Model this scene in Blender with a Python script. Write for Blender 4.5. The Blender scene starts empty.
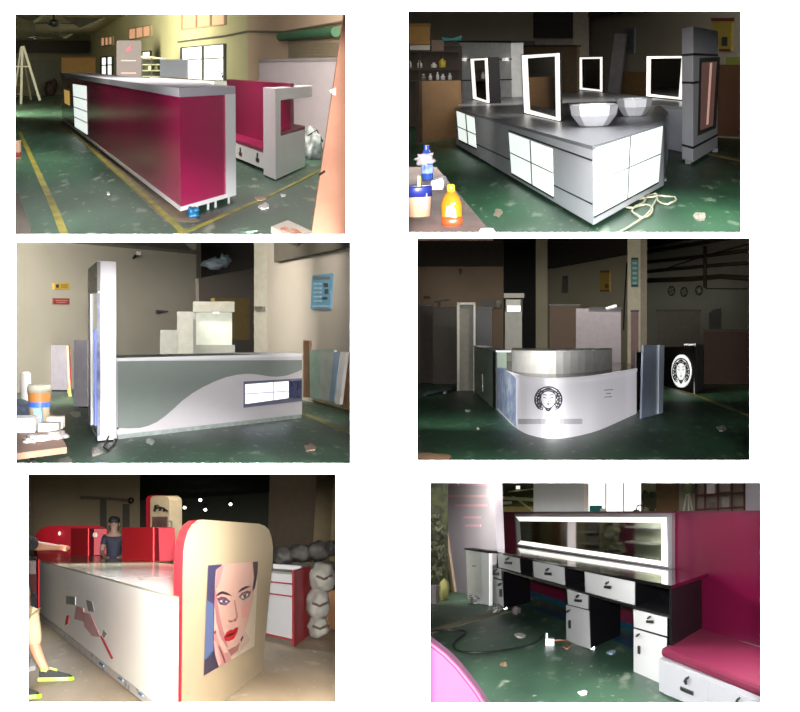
import bpy, bmesh, math, random
from mathutils import Vector as V, Matrix
from mathutils.geometry import tessellate_polygon
from mathutils.noise import noise as pnoise
C = bpy.context.scene.collection
FOC = 1500.0            # focal length in pixels at 800 wide
WALL = 6.0              # distance of the white display wall from the camera

# ------------------------------------------------------------------ materials
def lin(c):
    c = c / 255.0
    return c / 12.92 if c <= .04045 else ((c + .055) / 1.055) ** 2.4
def rgb(c): return (lin(c[0]), lin(c[1]), lin(c[2]), 1)
MATS = {}
def mat(name, col, rough=.5, metal=0, var=.12, scale=6., emit=0, col2=None, bump=0, coat=0, stretch=(1, .35, 1), detail=4, lo=.35, hi=.65, alpha=1, spec=.5):
    if name in MATS: return MATS[name]
    m = bpy.data.materials.new(name); m.use_nodes = True
    nt = m.node_tree; n = nt.nodes; b = n['Principled BSDF']
    b.inputs['Roughness'].default_value = rough; b.inputs['Metallic'].default_value = metal
    b.inputs['Coat Weight'].default_value = coat; b.inputs['Specular IOR Level'].default_value = spec
    b.inputs['Alpha'].default_value = alpha
    c = rgb(col)
    c2 = rgb(col2) if col2 else (c[0] * (1 - var), c[1] * (1 - var), c[2] * (1 - var), 1)
    tc = n.new('ShaderNodeTexCoord'); mp = n.new('ShaderNodeMapping'); mp.inputs['Scale'].default_value = stretch
    nz = n.new('ShaderNodeTexNoise'); nz.inputs['Scale'].default_value = scale; nz.inputs['Detail'].default_value = detail
    rp = n.new('ShaderNodeValToRGB'); rp.color_ramp.elements[0].position = lo; rp.color_ramp.elements[1].position = hi
    rp.color_ramp.elements[0].color = c2; rp.color_ramp.elements[1].color = c
    nt.links.new(tc.outputs['Object'], mp.inputs['Vector']); nt.links.new(mp.outputs['Vector'], nz.inputs['Vector'])
    nt.links.new(nz.outputs['Fac'], rp.inputs['Fac']); nt.links.new(rp.outputs['Color'], b.inputs['Base Color'])
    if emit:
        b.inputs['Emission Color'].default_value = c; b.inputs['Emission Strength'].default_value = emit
    if bump:
        bp = n.new('ShaderNodeBump'); bp.inputs['Strength'].default_value = bump; bp.inputs['Distance'].default_value = .03
        nt.links.new(nz.outputs['Fac'], bp.inputs['Height']); nt.links.new(bp.outputs['Normal'], b.inputs['Normal'])
    MATS[name] = m
    return m
def floor_mat(name, base, dark, scuff, rough=.35, sc=1.0):
    """worn painted floor: patchy base with pale scuffs and specks"""
    m = bpy.data.materials.new(name); m.use_nodes = True
    nt = m.node_tree; n = nt.nodes; L = nt.links; b = n['Principled BSDF']; b.inputs['Roughness'].default_value = rough
    tc = n.new('ShaderNodeTexCoord')
    def noise(scale, st, det, lo, hi):
        mp = n.new('ShaderNodeMapping'); mp.inputs['Scale'].default_value = st
        nz = n.new('ShaderNodeTexNoise'); nz.inputs['Scale'].default_value = scale * sc; nz.inputs['Detail'].default_value = det
        rp = n.new('ShaderNodeValToRGB'); rp.color_ramp.elements[0].position = lo; rp.color_ramp.elements[1].position = hi
        L.new(tc.outputs['Object'], mp.inputs['Vector']); L.new(mp.outputs['Vector'], nz.inputs['Vector']); L.new(nz.outputs['Fac'], rp.inputs['Fac'])
        return rp.outputs['Color']
    def mix(f, a, c):
        x = n.new('ShaderNodeMix'); x.data_type = 'RGBA'; L.new(f, x.inputs['Factor'])
        for s, v in ((6, a), (7, c)):
            if isinstance(v, tuple): x.inputs[s].default_value = v
            else: L.new(v, x.inputs[s])
        return x.outputs[2]
    c1 = mix(noise(1.1, (1, .16, 1), 5, .38, .62), rgb(dark), rgb(base))
    c2 = mix(noise(5.5, (1, .2, 1), 6, .60, .74), c1, rgb(scuff))
    c3 = mix(noise(16, (1, .2, 1), 2, .68, .74), c2, rgb(scuff))
    L.new(c3, b.inputs['Base Color'])
    MATS[name] = m
    return m

# ------------------------------------------------------------------ rooms: local frame x right, y away, z up, floor z = 0 below the viewer
class Room:
    def __init__(s, cx, hy, eye=1.55, roll=.5):
        d = V(((cx - 400) / FOC, 1, -(hy - 356) / FOC)).normalized()
        r = d.cross(V((0, 0, 1))).normalized(); u = r.cross(d).normalized()
        a = math.atan2(d.x * d.z, d.y * d.y + d.x * d.x) * roll      # level the horizon part way
        r2 = r * math.cos(a) - u * math.sin(a); u2 = r * math.sin(a) + u * math.cos(a)
        if abs(r2.z / max(1e-9, r2.x)) > 9: pass
        s.eye = eye; s.R3 = Matrix((r2, d, u2)).transposed()
        s.I3 = s.R3.transposed()
        o = -(u2 * eye)
        s.M = Matrix.Translation(o) @ s.R3.to_4x4()
        s.E = V((0, 0, eye))
    def ray(s, x, y): return s.I3 @ V(((x - 400) / FOC, 1, -(y - 356) / FOC))
    def F(s, x, y, z=0.):
        r = s.ray(x, y); t = (z - s.eye) / r.z
        return s.E + r * t
    def D(s, x, y, d): return s.E + s.ray(x, y) * d
    def H(s, P, y):
        w0 = s.R3 @ (V((P[0], P[1], 0)) - s.E); u = s.R3 @ V((0, 0, 1)); k = (356 - y) / FOC
        return (k * w0.y - w0.z) / (u.z - k * u.y)
    def px(s, P):
        w = s.R3 @ (V(P) - s.E)
        return (400 + FOC * w.x / w.y, 356 - FOC * w.z / w.y)

class Fr:
    """plan frame: origin O, unit vectors ex, ey (not always square), lengths La, Lb"""
    def __init__(s, R, p0, pa, pb=None, z0=0.):
        s.R = R; s.O = R.F(p0[0], p0[1], z0); A = R.F(pa[0], pa[1], z0) - s.O
        s.O.z = 0; A.z = 0
        s.La = A.length; s.ex = A.normalized()
        if pb:
            B = R.F(pb[0], pb[1], z0) - R.F(p0[0], p0[1], z0); B.z = 0
            s.Lb = B.length; s.ey = B.normalized()
        else:
            s.ey = V((-s.ex.y, s.ex.x, 0)); s.Lb = 1
            if s.ey.dot(s.O) < 0: s.ey = -s.ey
            vw = (s.O + s.ex * s.La / 2).normalized()
            if abs(s.ex.x * vw.y - s.ex.y * vw.x) > .6: s.ey = vw        # seen near square on: depth runs straight back
    def P(s, a, b, z): return s.O + s.ex * a + s.ey * b + V((0, 0, z))
    def _hit(s, x, y, o, e):
        r = s.R.ray(x, y); n = V((-e.y, e.x, 0))
        t = (o - s.R.E).dot(n) / r.dot(n)
        p = s.R.E + r * t
        return ((p - o).dot(e), p.z)
    def ox(s, x, y, b=0.): return s._hit(x, y, s.O + s.ey * b, s.ex)
    def oy(s, x, y, a=0.): return s._hit(x, y, s.O + s.ex * a, s.ey)
    def oz(s, x, y, z):
        p = s.R.F(x, y, z) - s.O; det = s.ex.x * s.ey.y - s.ex.y * s.ey.x
        return ((p.x * s.ey.y - p.y * s.ey.x) / det, (s.ex.x * p.y - s.ex.y * p.x) / det)

# ------------------------------------------------------------------ mesh builder
class MB:
    def __init__(s): s.v = []; s.f = []; s.m = []; s.cur = 0
    def add(s, vs, fs):
        o = len(s.v); s.v += [V(p) for p in vs]; s.f += [tuple(i + o for i in f) for f in fs]; s.m += [s.cur] * len(fs); return s
    def hexa(s, p):     # 4 lower + 4 upper
        return s.add(p, [(3, 2, 1, 0), (4, 5, 6, 7), (0, 1, 5, 4), (1, 2, 6, 5), (2, 3, 7, 6), (3, 0, 4, 7)])
    def box(s, fr, a0, a1, b0, b1, z0, z1):
        q = [(a0, b0), (a1, b0), (a1, b1), (a0, b1)]
        return s.hexa([fr.P(a, b, z0) for a, b in q] + [fr.P(a, b, z1) for a, b in q])
    def cube(s, c, sx, sy, sz, rot=0):
        ca, sa = math.cos(rot), math.sin(rot); c = V(c)
        q = [(-sx, -sy), (sx, -sy), (sx, sy), (-sx, sy)]
        f = lambda a, b, z: c + V(((a * ca - b * sa) / 2, (a * sa + b * ca) / 2, z))
        return s.hexa([f(a, b, 0) for a, b in q] + [f(a, b, sz) for a, b in q])
    def prism(s, pts, d):
        pts = [V(p) for p in pts]; d = V(d); n = len(pts)
        tri = [tuple(t) for t in tessellate_polygon([pts])] if n > 4 else [tuple(range(n))]
        fs = list(tri) + [tuple(i + n for i in t[::-1]) for t in tri] + [(i, (i + 1) % n, n + (i + 1) % n, n + i) for i in range(n)]
        return s.add(pts + [p + d for p in pts], fs)
    def poly(s, pts):
        pts = [V(p) for p in pts]
        return s.add(pts, [tuple(t) for t in tessellate_polygon([pts])] if len(pts) > 4 else [tuple(range(len(pts)))])
    def plate(s, fr, pxs, b0, b1):          # outline traced on plane b0 of a frame, given depth to b1
        ps = []
        for x, y in pxs:
            a, z = fr.ox(x, y, b0); ps.append(fr.P(a, b0, z))
        return s.prism(ps, fr.ey * (b1 - b0))
    def rect(s, fr, x0, y0, x1, y1, b0, b1):
        return s.plate(fr, [(x0, y0), (x1, y0), (x1, y1), (x0, y1)], b0, b1)
    def tube(s, pts, r, n=6, cap=True):
        pts = [V(p) for p in pts]; rs = r if isinstance(r, (list, tuple)) else [r] * len(pts); o = []
        for i, p in enumerate(pts):
            t = (pts[min(i + 1, len(pts) - 1)] - pts[max(i - 1, 0)]).normalized()
            a = t.cross(V((0, 0, 1)) if abs(t.z) < .9 else V((1, 0, 0))).normalized(); b = t.cross(a)
            o += [p + (a * math.cos(2 * math.pi * k / n) + b * math.sin(2 * math.pi * k / n)) * rs[i] for k in range(n)]
        fs = [(i * n + k, i * n + (k + 1) % n, (i + 1) * n + (k + 1) % n, (i + 1) * n + k) for i in range(len(pts) - 1) for k in range(n)]
        if cap: fs += [tuple(range(n))[::-1], tuple(range((len(pts) - 1) * n, len(pts) * n))]
        return s.add(o, fs)
    def lathe(s, c, prof, n=20, sy=1., rot=0):
        c = V(c); o = []; m = len(prof)
        for r, z in prof:
            for k in range(n):
                t = 2 * math.pi * (k + .5) / n + rot
                o.append(c + V((r * math.cos(t), r * sy * math.sin(t), z)))
        fs = [(i * n + k, i * n + (k + 1) % n, (i + 1) * n + (k + 1) % n, (i + 1) * n + k) for i in range(m - 1) for k in range(n)]
        fs += [tuple(range(n))[::-1], tuple(range((m - 1) * n, m * n))]
        return s.add(o, fs)
    def blob(s, c, rx, ry, rz, seed=0, amp=.35, sub=3, fr=1.8):
        bm = bmesh.new(); bmesh.ops.create_icosphere(bm, subdivisions=sub, radius=1)
        o = []
        for v in bm.verts:
            k = 1 + amp * pnoise(v.co * fr + V((seed * 3.1, seed * 1.7, 0)))
            p = v.co * k; o.append(V(c) + V((p.x * rx, p.y * ry, max(-rz, p.z * rz))))
        fs = [tuple(v.index for v in f.verts) for f in bm.faces]; bm.free()
        return s.add(o, fs)
    def obj(s, name, base, mats, smooth=False, bevel=0):
        me = bpy.data.meshes.new(name)
        me.from_pydata([p - base for p in s.v], [], s.f)
        for m in (mats if isinstance(mats, (list, tuple)) else [mats]): me.materials.append(m)
        me.polygons.foreach_set('material_index', s.m)
        bm = bmesh.new(); bm.from_mesh(me); bmesh.ops.recalc_face_normals(bm, faces=bm.faces); bm.to_mesh(me); bm.free()
        if smooth: me.polygons.foreach_set('use_smooth', [True] * len(me.polygons))
        me.update()
        o = bpy.data.objects.new(name, me); C.objects.link(o)
        if bevel:
            bv = o.modifiers.new('bevel', 'BEVEL'); bv.width = bevel; bv.segments = 2; bv.limit_method = 'ANGLE'
        return o
    def base(s):
        xs = [p.x for p in s.v]; ys = [p.y for p in s.v]
        return V(((min(xs) + max(xs)) / 2, (min(ys) + max(ys)) / 2, min(p.z for p in s.v)))

class Thing:
    def __init__(s, R, name, label, cat, base, group=None):
        s.R = R; s.base = V(base); s.o = bpy.data.objects.new(name, None); C.objects.link(s.o)
        s.o.empty_display_size = .1
        s.o.matrix_world = R.M @ Matrix.Translation(s.base)
        s.o['label'] = label; s.o['category'] = cat
        if group: s.o['group'] = group
    def part(s, name, mb, m, parent=None, label=None, smooth=False, bevel=0, kind=None):
        o = mb.obj(name, s.base, m, smooth, bevel); o.parent = parent or s.o
        if label: o['label'] = label
        if kind: o['kind'] = kind
        return o
def single(R, name, label, cat, mb, m, group=None, smooth=False, bevel=0, kind=None):
    b = mb.base(); o = mb.obj(name, b, m, smooth, bevel); o.matrix_world = R.M @ Matrix.Translation(b)
    o['label'] = label; o['category'] = cat
    if group: o['group'] = group
    if kind: o['kind'] = kind
    return o
def struct(R, name, mb, m, base=None):
    b = V(base) if base is not None else V((0, 0, 0)); o = mb.obj(name, b, m); o['kind'] = 'structure'
    o.matrix_world = (R.M if R else Matrix()) @ Matrix.Translation(b)
    return o
def wall(R, name, pa, pb, za, zb, m, z0=-.02, th=.12):
    fr = Fr(R, pa, pb); mb = MB()
    mb.prism([fr.P(0, 0, z0), fr.P(fr.La, 0, z0), fr.P(fr.La, 0, zb), fr.P(0, 0, za)], fr.ey * th)
    struct(R, name, mb, m); return fr
def lamp(R, name, at, to, size, power, col=(1, 1, 1), sizey=None, spread=None):
    l = bpy.data.lights.new(name, 'AREA'); l.energy = power; l.color = col; l.size = size
    if sizey: l.shape = 'RECTANGLE'; l.size_y = sizey
    if spread: l.spread = math.radians(spread)
    o = bpy.data.objects.new(name, l); C.objects.link(o)
    a = R.M @ R.D(*at) if R else V(at); t = R.M @ R.D(*to) if R else V(to)
    o.location = a; o.rotation_euler = (t - a).to_track_quat('-Z', 'Y').to_euler()
    return o
def floor_line(R, pts, w, z=.004, zt=.004):
    """painted line on the floor through pixel points, width in metres"""
    mb = MB(); P = [R.F(x, y) for x, y in pts]; L = []; Rr = []
    for i, p in enumerate(P):
        t = (P[min(i + 1, len(P) - 1)] - P[max(0, i - 1)]).normalized(); n = V((-t.y, t.x, 0)) * w / 2
        L.append(p + n); Rr.append(p - n)
    for i in range(len(P) - 1):
        q = [L[i], L[i + 1], Rr[i + 1], Rr[i]]
        mb.hexa([a + V((0, 0, .001)) for a in q] + [a + V((0, 0, z + zt)) for a in q])
    return mb
def scrap(R, name, label, cat, x, y, w, h, m, seed=1, z=.012):
    """crumpled flat scrap on the floor, w and h in pixels"""
    rnd = random.Random(seed); n = 9; mb = MB(); pts = []
    for k in range(n):
        t = 2 * math.pi * k / n; q = .7 + .5 * rnd.random()
        pts.append(R.F(x + w / 2 * q * math.cos(t), y + h / 2 * q * math.sin(t)) + V((0, 0, .004)))
    c = R.F(x, y) + V((0, 0, z * 2)); top = [p + V((0, 0, z * (.4 + rnd.random()))) for p in pts]
    mb.add(pts + top + [c], [(i, (i + 1) % n, n + (i + 1) % n, n + i) for i in range(n)] + [(n + i, n + (i + 1) % n, 2 * n) for i in range(n)] + [tuple(range(n))[::-1]])
    return single(R, name, label, cat, mb, m)
def skin(th, name, chains, m, parent=None, sub=2, label=None):
    """continuous skinned surface; chains = [(parent_key or None, [(key, point, radius), ...])]"""
    vs = []; es = []; rs = []; key = {}
    for par, ch in chains:
        prev = key.get(par)
        for k, p, r in ch:
            vs.append(V(p) - th.base); rs.append(r); i = len(vs) - 1; key[k] = i
            if prev is not None: es.append((prev, i))
            prev = i
    me = bpy.data.meshes.new(name); me.from_pydata(vs, es, []); me.materials.append(m)
    o = bpy.data.objects.new(name, me); C.objects.link(o); o.parent = parent or th.o
    sk = o.modifiers.new('skin', 'SKIN'); sk.use_smooth_shade = True
    if not me.skin_vertices:
        pass
    for i, sv in enumerate(me.skin_vertices[0].data):
        sv.radius = (rs[i], rs[i]); sv.use_root = (i == 0)
    ss = o.modifiers.new('sub', 'SUBSURF'); ss.levels = sub; ss.render_levels = sub
    if label: o['label'] = label
    return o
# ------------------------------------------------------------------ camera, white display wall with six openings, dividers
cam = bpy.data.cameras.new('camera'); cam.sensor_width = 36; cam.lens = 36 * FOC / 800; cam.clip_end = 400
co = bpy.data.objects.new('camera', cam); C.objects.link(co); co.rotation_euler = (math.pi / 2, 0, 0)
sc = bpy.context.scene; sc.camera = co
sc.view_settings.view_transform = 'Standard'; sc.view_settings.look = 'None'; sc.view_settings.gamma = 1; sc.view_settings.exposure = 0
sc.view_settings.use_curve_mapping = False
w = bpy.data.worlds.new('world'); sc.world = w; w.use_nodes = True
w.node_tree.nodes['Background'].inputs['Color'].default_value = (.0, .0, .0, 1)
HOLES = {1: (15, 14, 346, 234.5), 2: (408, 11, 741, 232.5), 3: (16, 242, 350.5, 463.5), 4: (417, 238, 750, 460.5), 5: (28, 474, 336, 702.5), 6: (430, 482.5, 761, 703)}
def wp(x, y, d=WALL): return V(((x - 400) / FOC * d, d, -(y - 356) / FOC * d))
white = mat('white_board', (250, 250, 250), .9, var=.0, spec=.05)
mb = MB()
for holes, x0, x1, cuts in (((1, 3, 5), -260, 379, (-300, 238.3, 468.7, 1000)), ((2, 4, 6), 379, 1060, (-300, 235.2, 471.5, 1000))):
    for k, hi in enumerate(holes):
        a, b, c, d = HOLES[hi]; y0, y1 = cuts[k], cuts[k + 1]
        for q in ((x0, y0, x1, b), (x0, d, x1, y1), (x0, b, a, d), (c, b, x1, d)):
            pts = [wp(q[0], q[3]), wp(q[2], q[3]), wp(q[2], q[1]), wp(q[0], q[1])]
            mb.prism(pts, (0, .006, 0))
struct(None, 'wall_front', mb, white)
divm = mat('divider_grey', (105, 100, 92), .9)
mb = MB(); mb.prism([wp(379, 1000, WALL + .02), wp(379, -260, WALL + .02), wp(379, -260, 80), wp(379, 1000, 80)], (.02, 0, 0)); struct(None, 'light_divider', mb, divm)  # unseen divider added to keep light from crossing between columns
for nm, y, x0, x1, d1 in (('light_stop_1', 238.6, -300, 378, 14.6), ('light_stop_2', 235.3, 380.5, 1100, 14.6), ('light_stop_3', 468.5, -300, 378, 19), ('light_stop_4', 466, 380.5, 1100, 19)):  # unseen shelves added to stop light leaking between the rows
    mb = MB(); mb.prism([wp(x0, y, WALL + .01), wp(x1, y, WALL + .01), wp(x1, y, d1), wp(x0, y, d1)], (0, 0, -.006)); struct(None, nm, mb, divm)
# added fill lights, out of view, that whiten the display wall
for x in (-2.1, 2.1):
    for z in (-1.25, 1.25):
        lamp(None, 'wall_fill_light', (x, 3.4, z), (x * .25, WALL, z * .25), .4, 300)

R1 = Room(180, 66); R2 = Room(575, 70, roll=-.6); R3 = Room(183, 336); R4 = Room(583, 341); R5 = Room(182, 532); R6 = Room(596, 515)
fm_green = floor_mat('green_paint_floor', (44, 92, 62), (24, 60, 40), (128, 146, 126), .42)
fm_conc = floor_mat('bare_concrete_floor', (186, 168, 140), (160, 142, 116), (205, 192, 168), .6)
def room_floor(R, yn, yf, m, left):
    mb = MB(); xl, xr = (-140, 376) if left else (383, 930)
    p = [R.F(xl, yn), R.F(xr, yn), R.F(xr, yf), R.F(xl, yf)]
    mb.prism([V((q.x, q.y, -.03)) for q in p], (0, 0, .03)); struct(R, 'floor', mb, m, base=(0, 15, -.03))
fm_green2 = floor_mat('faded_green_floor', (66, 104, 80), (40, 70, 54), (150, 160, 142), .42)
room_floor(R1, 237, 90, fm_green2, True); room_floor(R2, 234.5, 98, fm_green, False)
room_floor(R3, 467, 366, fm_green2, True); room_floor(R4, 464, 372, fm_green, False)
room_floor(R5, 745, 560, fm_conc, True); room_floor(R6, 712, 542, fm_green2, False)

# shared finishes
M_white = mat('white_laminate', (226, 226, 228), .25, var=.02)
M_mag = mat('magenta_gloss_panel', (158, 24, 78), .22, var=.06, spec=.35)
M_magd = mat('magenta_satin_panel', (122, 18, 60), .35, var=.06)
M_grey = mat('grey_laminate', (196, 198, 206), .35, var=.03)
M_black = mat('black_laminate', (16, 14, 18), .55, var=.1, spec=.12)
M_glow = mat('lit_panel_white', (236, 246, 240), .4, emit=.95, var=0)
M_led = mat('led_strip_white', (255, 253, 244), .4, emit=1.05, var=0)
M_sky = mat('daylight_pane', (255, 255, 248), .4, emit=1.3, var=0)
M_mirror = mat('mirror_glass', (205, 208, 205), .03, metal=1, var=0)
M_dmirror = mat('dark_mirror_glass', (60, 62, 60), .04, metal=1, var=0)
M_chrome = mat('brushed_steel', (190, 190, 190), .25, metal=1)
M_dark = mat('dark_plastic', (24, 22, 22), .5)
M_wood = mat('raw_board', (150, 116, 78), .7, var=.2, col2=(128, 96, 62))
M_card = mat('brown_cardboard', (146, 110, 58), .8, var=.15)
M_wallg = mat('olive_plaster', (216, 210, 160), .9, var=.08, scale=1.)
M_wallp = mat('pinkish_plaster', (222, 192, 162), .9, var=.08, scale=1.)
M_yline = mat('yellow_floor_paint', (150, 142, 54), .7, var=.45, scale=5, lo=.3, hi=.6)
M_paper = mat('white_paper', (225, 222, 215), .8, var=.1)
M_plastic = mat('clear_plastic_film', (170, 176, 172), .2, var=.5, scale=12)
M_teal = mat('teal_card', (30, 120, 118), .6)
M_bluebag = mat('blue_plastic_bag', (26, 92, 130), .5, var=.5)
M_bluefilm = mat('blue_floor_film', (24, 84, 112), .3, var=.3)
M_red = mat('red_gloss', (246, 40, 52), .5, var=.04)
M_skin = mat('skin', (206, 148, 116), .55, var=.06)
# ================================================================== top left: magenta reception counter in a workshop
R = R1
fc = Fr(R, (181, 211), (62, 119.5), (235.5, 195), .08)
zt = R.H(fc.P(0, 0, 0), 88)
A, B = fc.La, fc.Lb
T = Thing(R, 'reception_counter', 'long glossy magenta reception counter with white edge trim, top left view', 'counter', fc.P(0, 0, 0))
zb = R.H(fc.P(0, 0, 0), 97.3)
T.part('body', MB().box(fc, 0, A, 0, B, .08, zt - .02), M_mag)
T.part('top', MB().box(fc, -.03, A + .1, -.03, B + .01, zb, zt), mat('lavender_white_edge', (170, 165, 174), .6, var=.02), bevel=.008)
T.part('base_trim', MB().box(fc, -.025, A + .1, -.025, B + .01, .08, .125), M_white)
b0 = fc.oy(225.5, 150)[0]
T.part('end_trim', MB().box(fc, -.028, .1, b0, B + .012, .08, zt - .01), M_white)
for bb in (.28, .48, .62, .88): T.part('leg', MB().box(fc, .05, .1, bb * B - .04, bb * B + .04, 0, .085), M_white)
for aa in (.25, .5, .75, .97): T.part('leg', MB().box(fc, A * aa, A * aa + .2, .06, .14, 0, .085), M_chrome)
g = T.part('light_panel', MB().plate(fc, [(72.7, 84), (86, 86), (87, 134.5), (74.7, 126.5)], -.02, .03), M_glow, label='tall lit white display panel')
for t in (.28, .52, .75):
    T.part('shelf', MB().plate(fc, [(73.2, 84 + 42.5 * t), (86.6, 86 + 48.5 * t), (86.6, 86.9 + 48.5 * t), (73.2, 84.9 + 42.5 * t)], -.03, .0), M_grey, parent=g)
T.part('sign_panel', MB().plate(fc, [(64, 89.6), (69, 91), (69.5, 105.6), (64.5, 103)], -.02, .03), mat('amber_lit_panel', (214, 176, 92), .4, emit=.6), label='small lit amber panel')
# booth
fq = Fr(R, (275.5, 181.5), (263.5, 176.2), (305, 167.8))
ztq = R.H(fq.P(0, 0, 0), 88.5); Lb = fq.Lb; sa = fq.La
T = Thing(R, 'bench_booth', 'white framed booth bench with magenta back panel and seat, top left view', 'bench', fq.P(0, 0, 0))
far = fq.oz(222, 158, 0)[0]
T.part('end_post', MB().box(fq, 0, sa, 0, .16 * Lb, 0.02, ztq), M_white, bevel=.008)
zbx = R.H(fq.P(0, 0, 0), 136)
T.part('side_box', MB().box(fq, 0, sa * .9, .16 * Lb, Lb, .02, zbx - .02), M_white, bevel=.008)
T.part('armrest_pad', MB().box(fq, -.01, sa * .9, .17 * Lb, Lb, zbx - .02, zbx + .03), M_magd, bevel=.01)
zb2 = R.H(fq.P(0, Lb, 0), 98)
T.part('beam', MB().box(fq, 0, sa * .8, .16 * Lb, Lb * 1.28, ztq - .17, ztq), M_white, bevel=.008)
T.part('back_panel', MB().box(fq, .08, far * 1.25, .5 * Lb, .62 * Lb, .02, ztq + .05), M_magd)
d0 = .12 * Lb
zs = R.H(fq.P(fq.oz(262, 170.5, 0)[0], d0, 0), 151)
T.part('drawer_base', MB().box(fq, sa, far * 1.25, d0, .5 * Lb, .06, zs - .01), M_white)
T.part('seat', MB().box(fq, sa * 1.01, far * 1.25, d0 - .02, .5 * Lb, zs - .01, zs + .06), M_magd, bevel=.02)
for hx, hy in ((240.5, 154), (257.5, 160)):
    a, z = fq.ox(hx, hy, d0)
    h = T.part('drawer_handle', MB().box(fq, a - .16, a + .16, d0 - .03, d0, z - .03, z + .03), M_dark, label='dark drawer handle')
    T.part('key', MB().box(fq, a - .05, a + .05, d0 - .04, d0, z + .04, z + .11), M_dark, parent=h)
# floor marking
M_tape = mat('brown_worn_strip', (128, 110, 88), .7, var=.3)
single(R, 'floor_line', 'yellow floor line running along the front of the long magenta counter', 'floor marking', floor_line(R, [(187, 236), (150, 201), (110, 166), (80, 139), (66, 126)], .07), M_yline)
single(R, 'floor_strip', 'worn brown strip between yellow line and magenta counter base, top left view', 'floor marking', floor_line(R, [(184, 222), (140, 184.5), (100, 151), (66, 121.5)], .34, z=.001, zt=.001), M_tape)
single(R, 'floor_line', 'yellow floor line crossing from counter corner towards leaning tan board', 'floor marking', floor_line(R, [(176, 234.5), (192, 230), (225, 215), (262, 199.5), (300, 181), (324, 168)], .06), M_yline)
single(R, 'floor_line', 'yellow floor line at far left beside the open aisle, top left view', 'floor marking', floor_line(R, [(65, 236), (54, 208), (42, 182), (30, 155), (19, 131)], .08), M_yline)
# building
wr = wall(R, 'wall_right', (248, 125), (352, 151), 4.8, 4.6, M_wallp)
ws = wall(R, 'wall_left', (92, 94.5), (248.3, 125), 5.2, 5.0, M_wallg)
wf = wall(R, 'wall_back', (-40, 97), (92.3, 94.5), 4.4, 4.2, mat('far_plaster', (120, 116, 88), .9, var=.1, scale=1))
mb = MB(); yw = [(-40, 39), (95, 34)]
zc = R.H(ws.P(0, 0, 0), 35); e0 = ws.P(0, .02, zc); aa, za = ws.ox(128, 13); e1 = ws.P(aa, .02, za); lf = wf.P(0, 0, 0)
mb.prism([V((lf.x, lf.y, zc)), e0, e1, e1 + V((-9, -6, 0)), V((lf.x - 1, e1.y - 4, e1.z))], (0, 0, .1))
struct(R, 'ceiling', mb, mat('cream_ceiling', (226, 216, 170), .9, var=.1, scale=1))
M_cof = mat('ceiling_beam_paint', (92, 90, 66), .9)
for pts in ([(62, 17), (103, 17.5), (80, 28)], [(54, 32.5), (71, 33.5), (62, 38)], [(14, 15), (41, 15), (32, 22)]):
    mb = MB(); P = [R.D(x, y, 44 if i < 2 else 44) for i, (x, y) in enumerate(pts)]; mb.prism(P, (0, 1.2, 0)); struct(R, 'trim_5', mb, M_cof)
mb = MB().rect(wf, 5, 40.5, 89.6, 53, -.5, 0); struct(R, 'trim_6', mb, mat('dark_lintel', (52, 48, 36), .8))
mb = MB().rect(wf, 33, 60.5, 57, 93, -.1, .05); struct(R, 'door_1', mb, mat('grey_door', (106, 108, 92), .7))
T = Thing(R, 'brown_board', 'large brown board standing behind far end of magenta counter', 'board', R.F(78, 100))
fb = Fr(R, (60, 100), (97, 100)); T.part('sheet', MB().rect(fb, 61.5, 57, 95.5, 99, 0, .3), M_card); T.part('edge_strip', MB().rect(fb, 60.8, 56, 96.3, 57.6, -.05, .33), mat('dark_brown_edge', (88, 62, 32), .8))
def window(R, fr, x0, yt0, x1, yt1, yb0, yb1, panes, mid=None, glow=None, name='window_1', fm=None):
    t = Thing(R, name, '', '', fr.P(*fr.ox(x0, yb0)[:1], 0, 0)); o = t.o
    for k in ('label', 'category'): del o[k]
    o['kind'] = 'structure'
    t.part('pane', MB().plate(fr, [(x0, yt0), (x1, yt1), (x1, yb1), (x0, yb0)], -.02, .05), glow or M_sky)
    mb = MB(); fm = fm or mat('window_frame_dark', (70, 74, 62), .6)
    lerp = lambda a, b, q: a + (b - a) * q
    for k in range(panes + 1):
        x = lerp(x0, x1, k / panes); t0 = lerp(yt0, yt1, k / panes); t1 = lerp(yb0, yb1, k / panes); hw = .55
        mb.plate(fr, [(x - hw, t0), (x + hw, t0), (x + hw, t1), (x - hw, t1)], -.07, .0)
    for q in [0, 1] + ([mid] if mid else []):
        a0 = lerp(yt0, yb0, q); a1 = lerp(yt1, yb1, q); mb.plate(fr, [(x0, a0 - .5), (x1, a1 - .5), (x1, a1 + .5), (x0, a0 + .5)], -.07, .0)
    t.part('window_frame', mb, fm)
M_blind = mat('backlit_pink_blind', (236, 178, 140), .6, emit=.62, var=.12, scale=4, stretch=(1, 1, 8))
wfp = mat('window_frame_pale', (206, 180, 140), .6)
window(R, ws, 100.5, 37.5, 112, 36.5, 46.3, 44.6, 3, glow=M_blind, name='window_1', fm=wfp)
window(R, ws, 128.5, 29, 150, 25, 39.7, 35.8, 3, glow=M_blind, name='window_2', fm=wfp)
window(R, ws, 181, 15, 224, 8, 29.5, 24.2, 3, glow=M_blind, name='window_3', fm=wfp)
window(R, ws, 100.5, 57.5, 112, 56.3, 80, 80.5, 2, .35, name='window_4')
window(R, ws, 141, 52, 150, 51, 80, 81, 1, .3, name='window_5')
window(R, ws, 180.5, 47.8, 223.5, 44, 86, 87, 2, .32, name='window_6')
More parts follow.
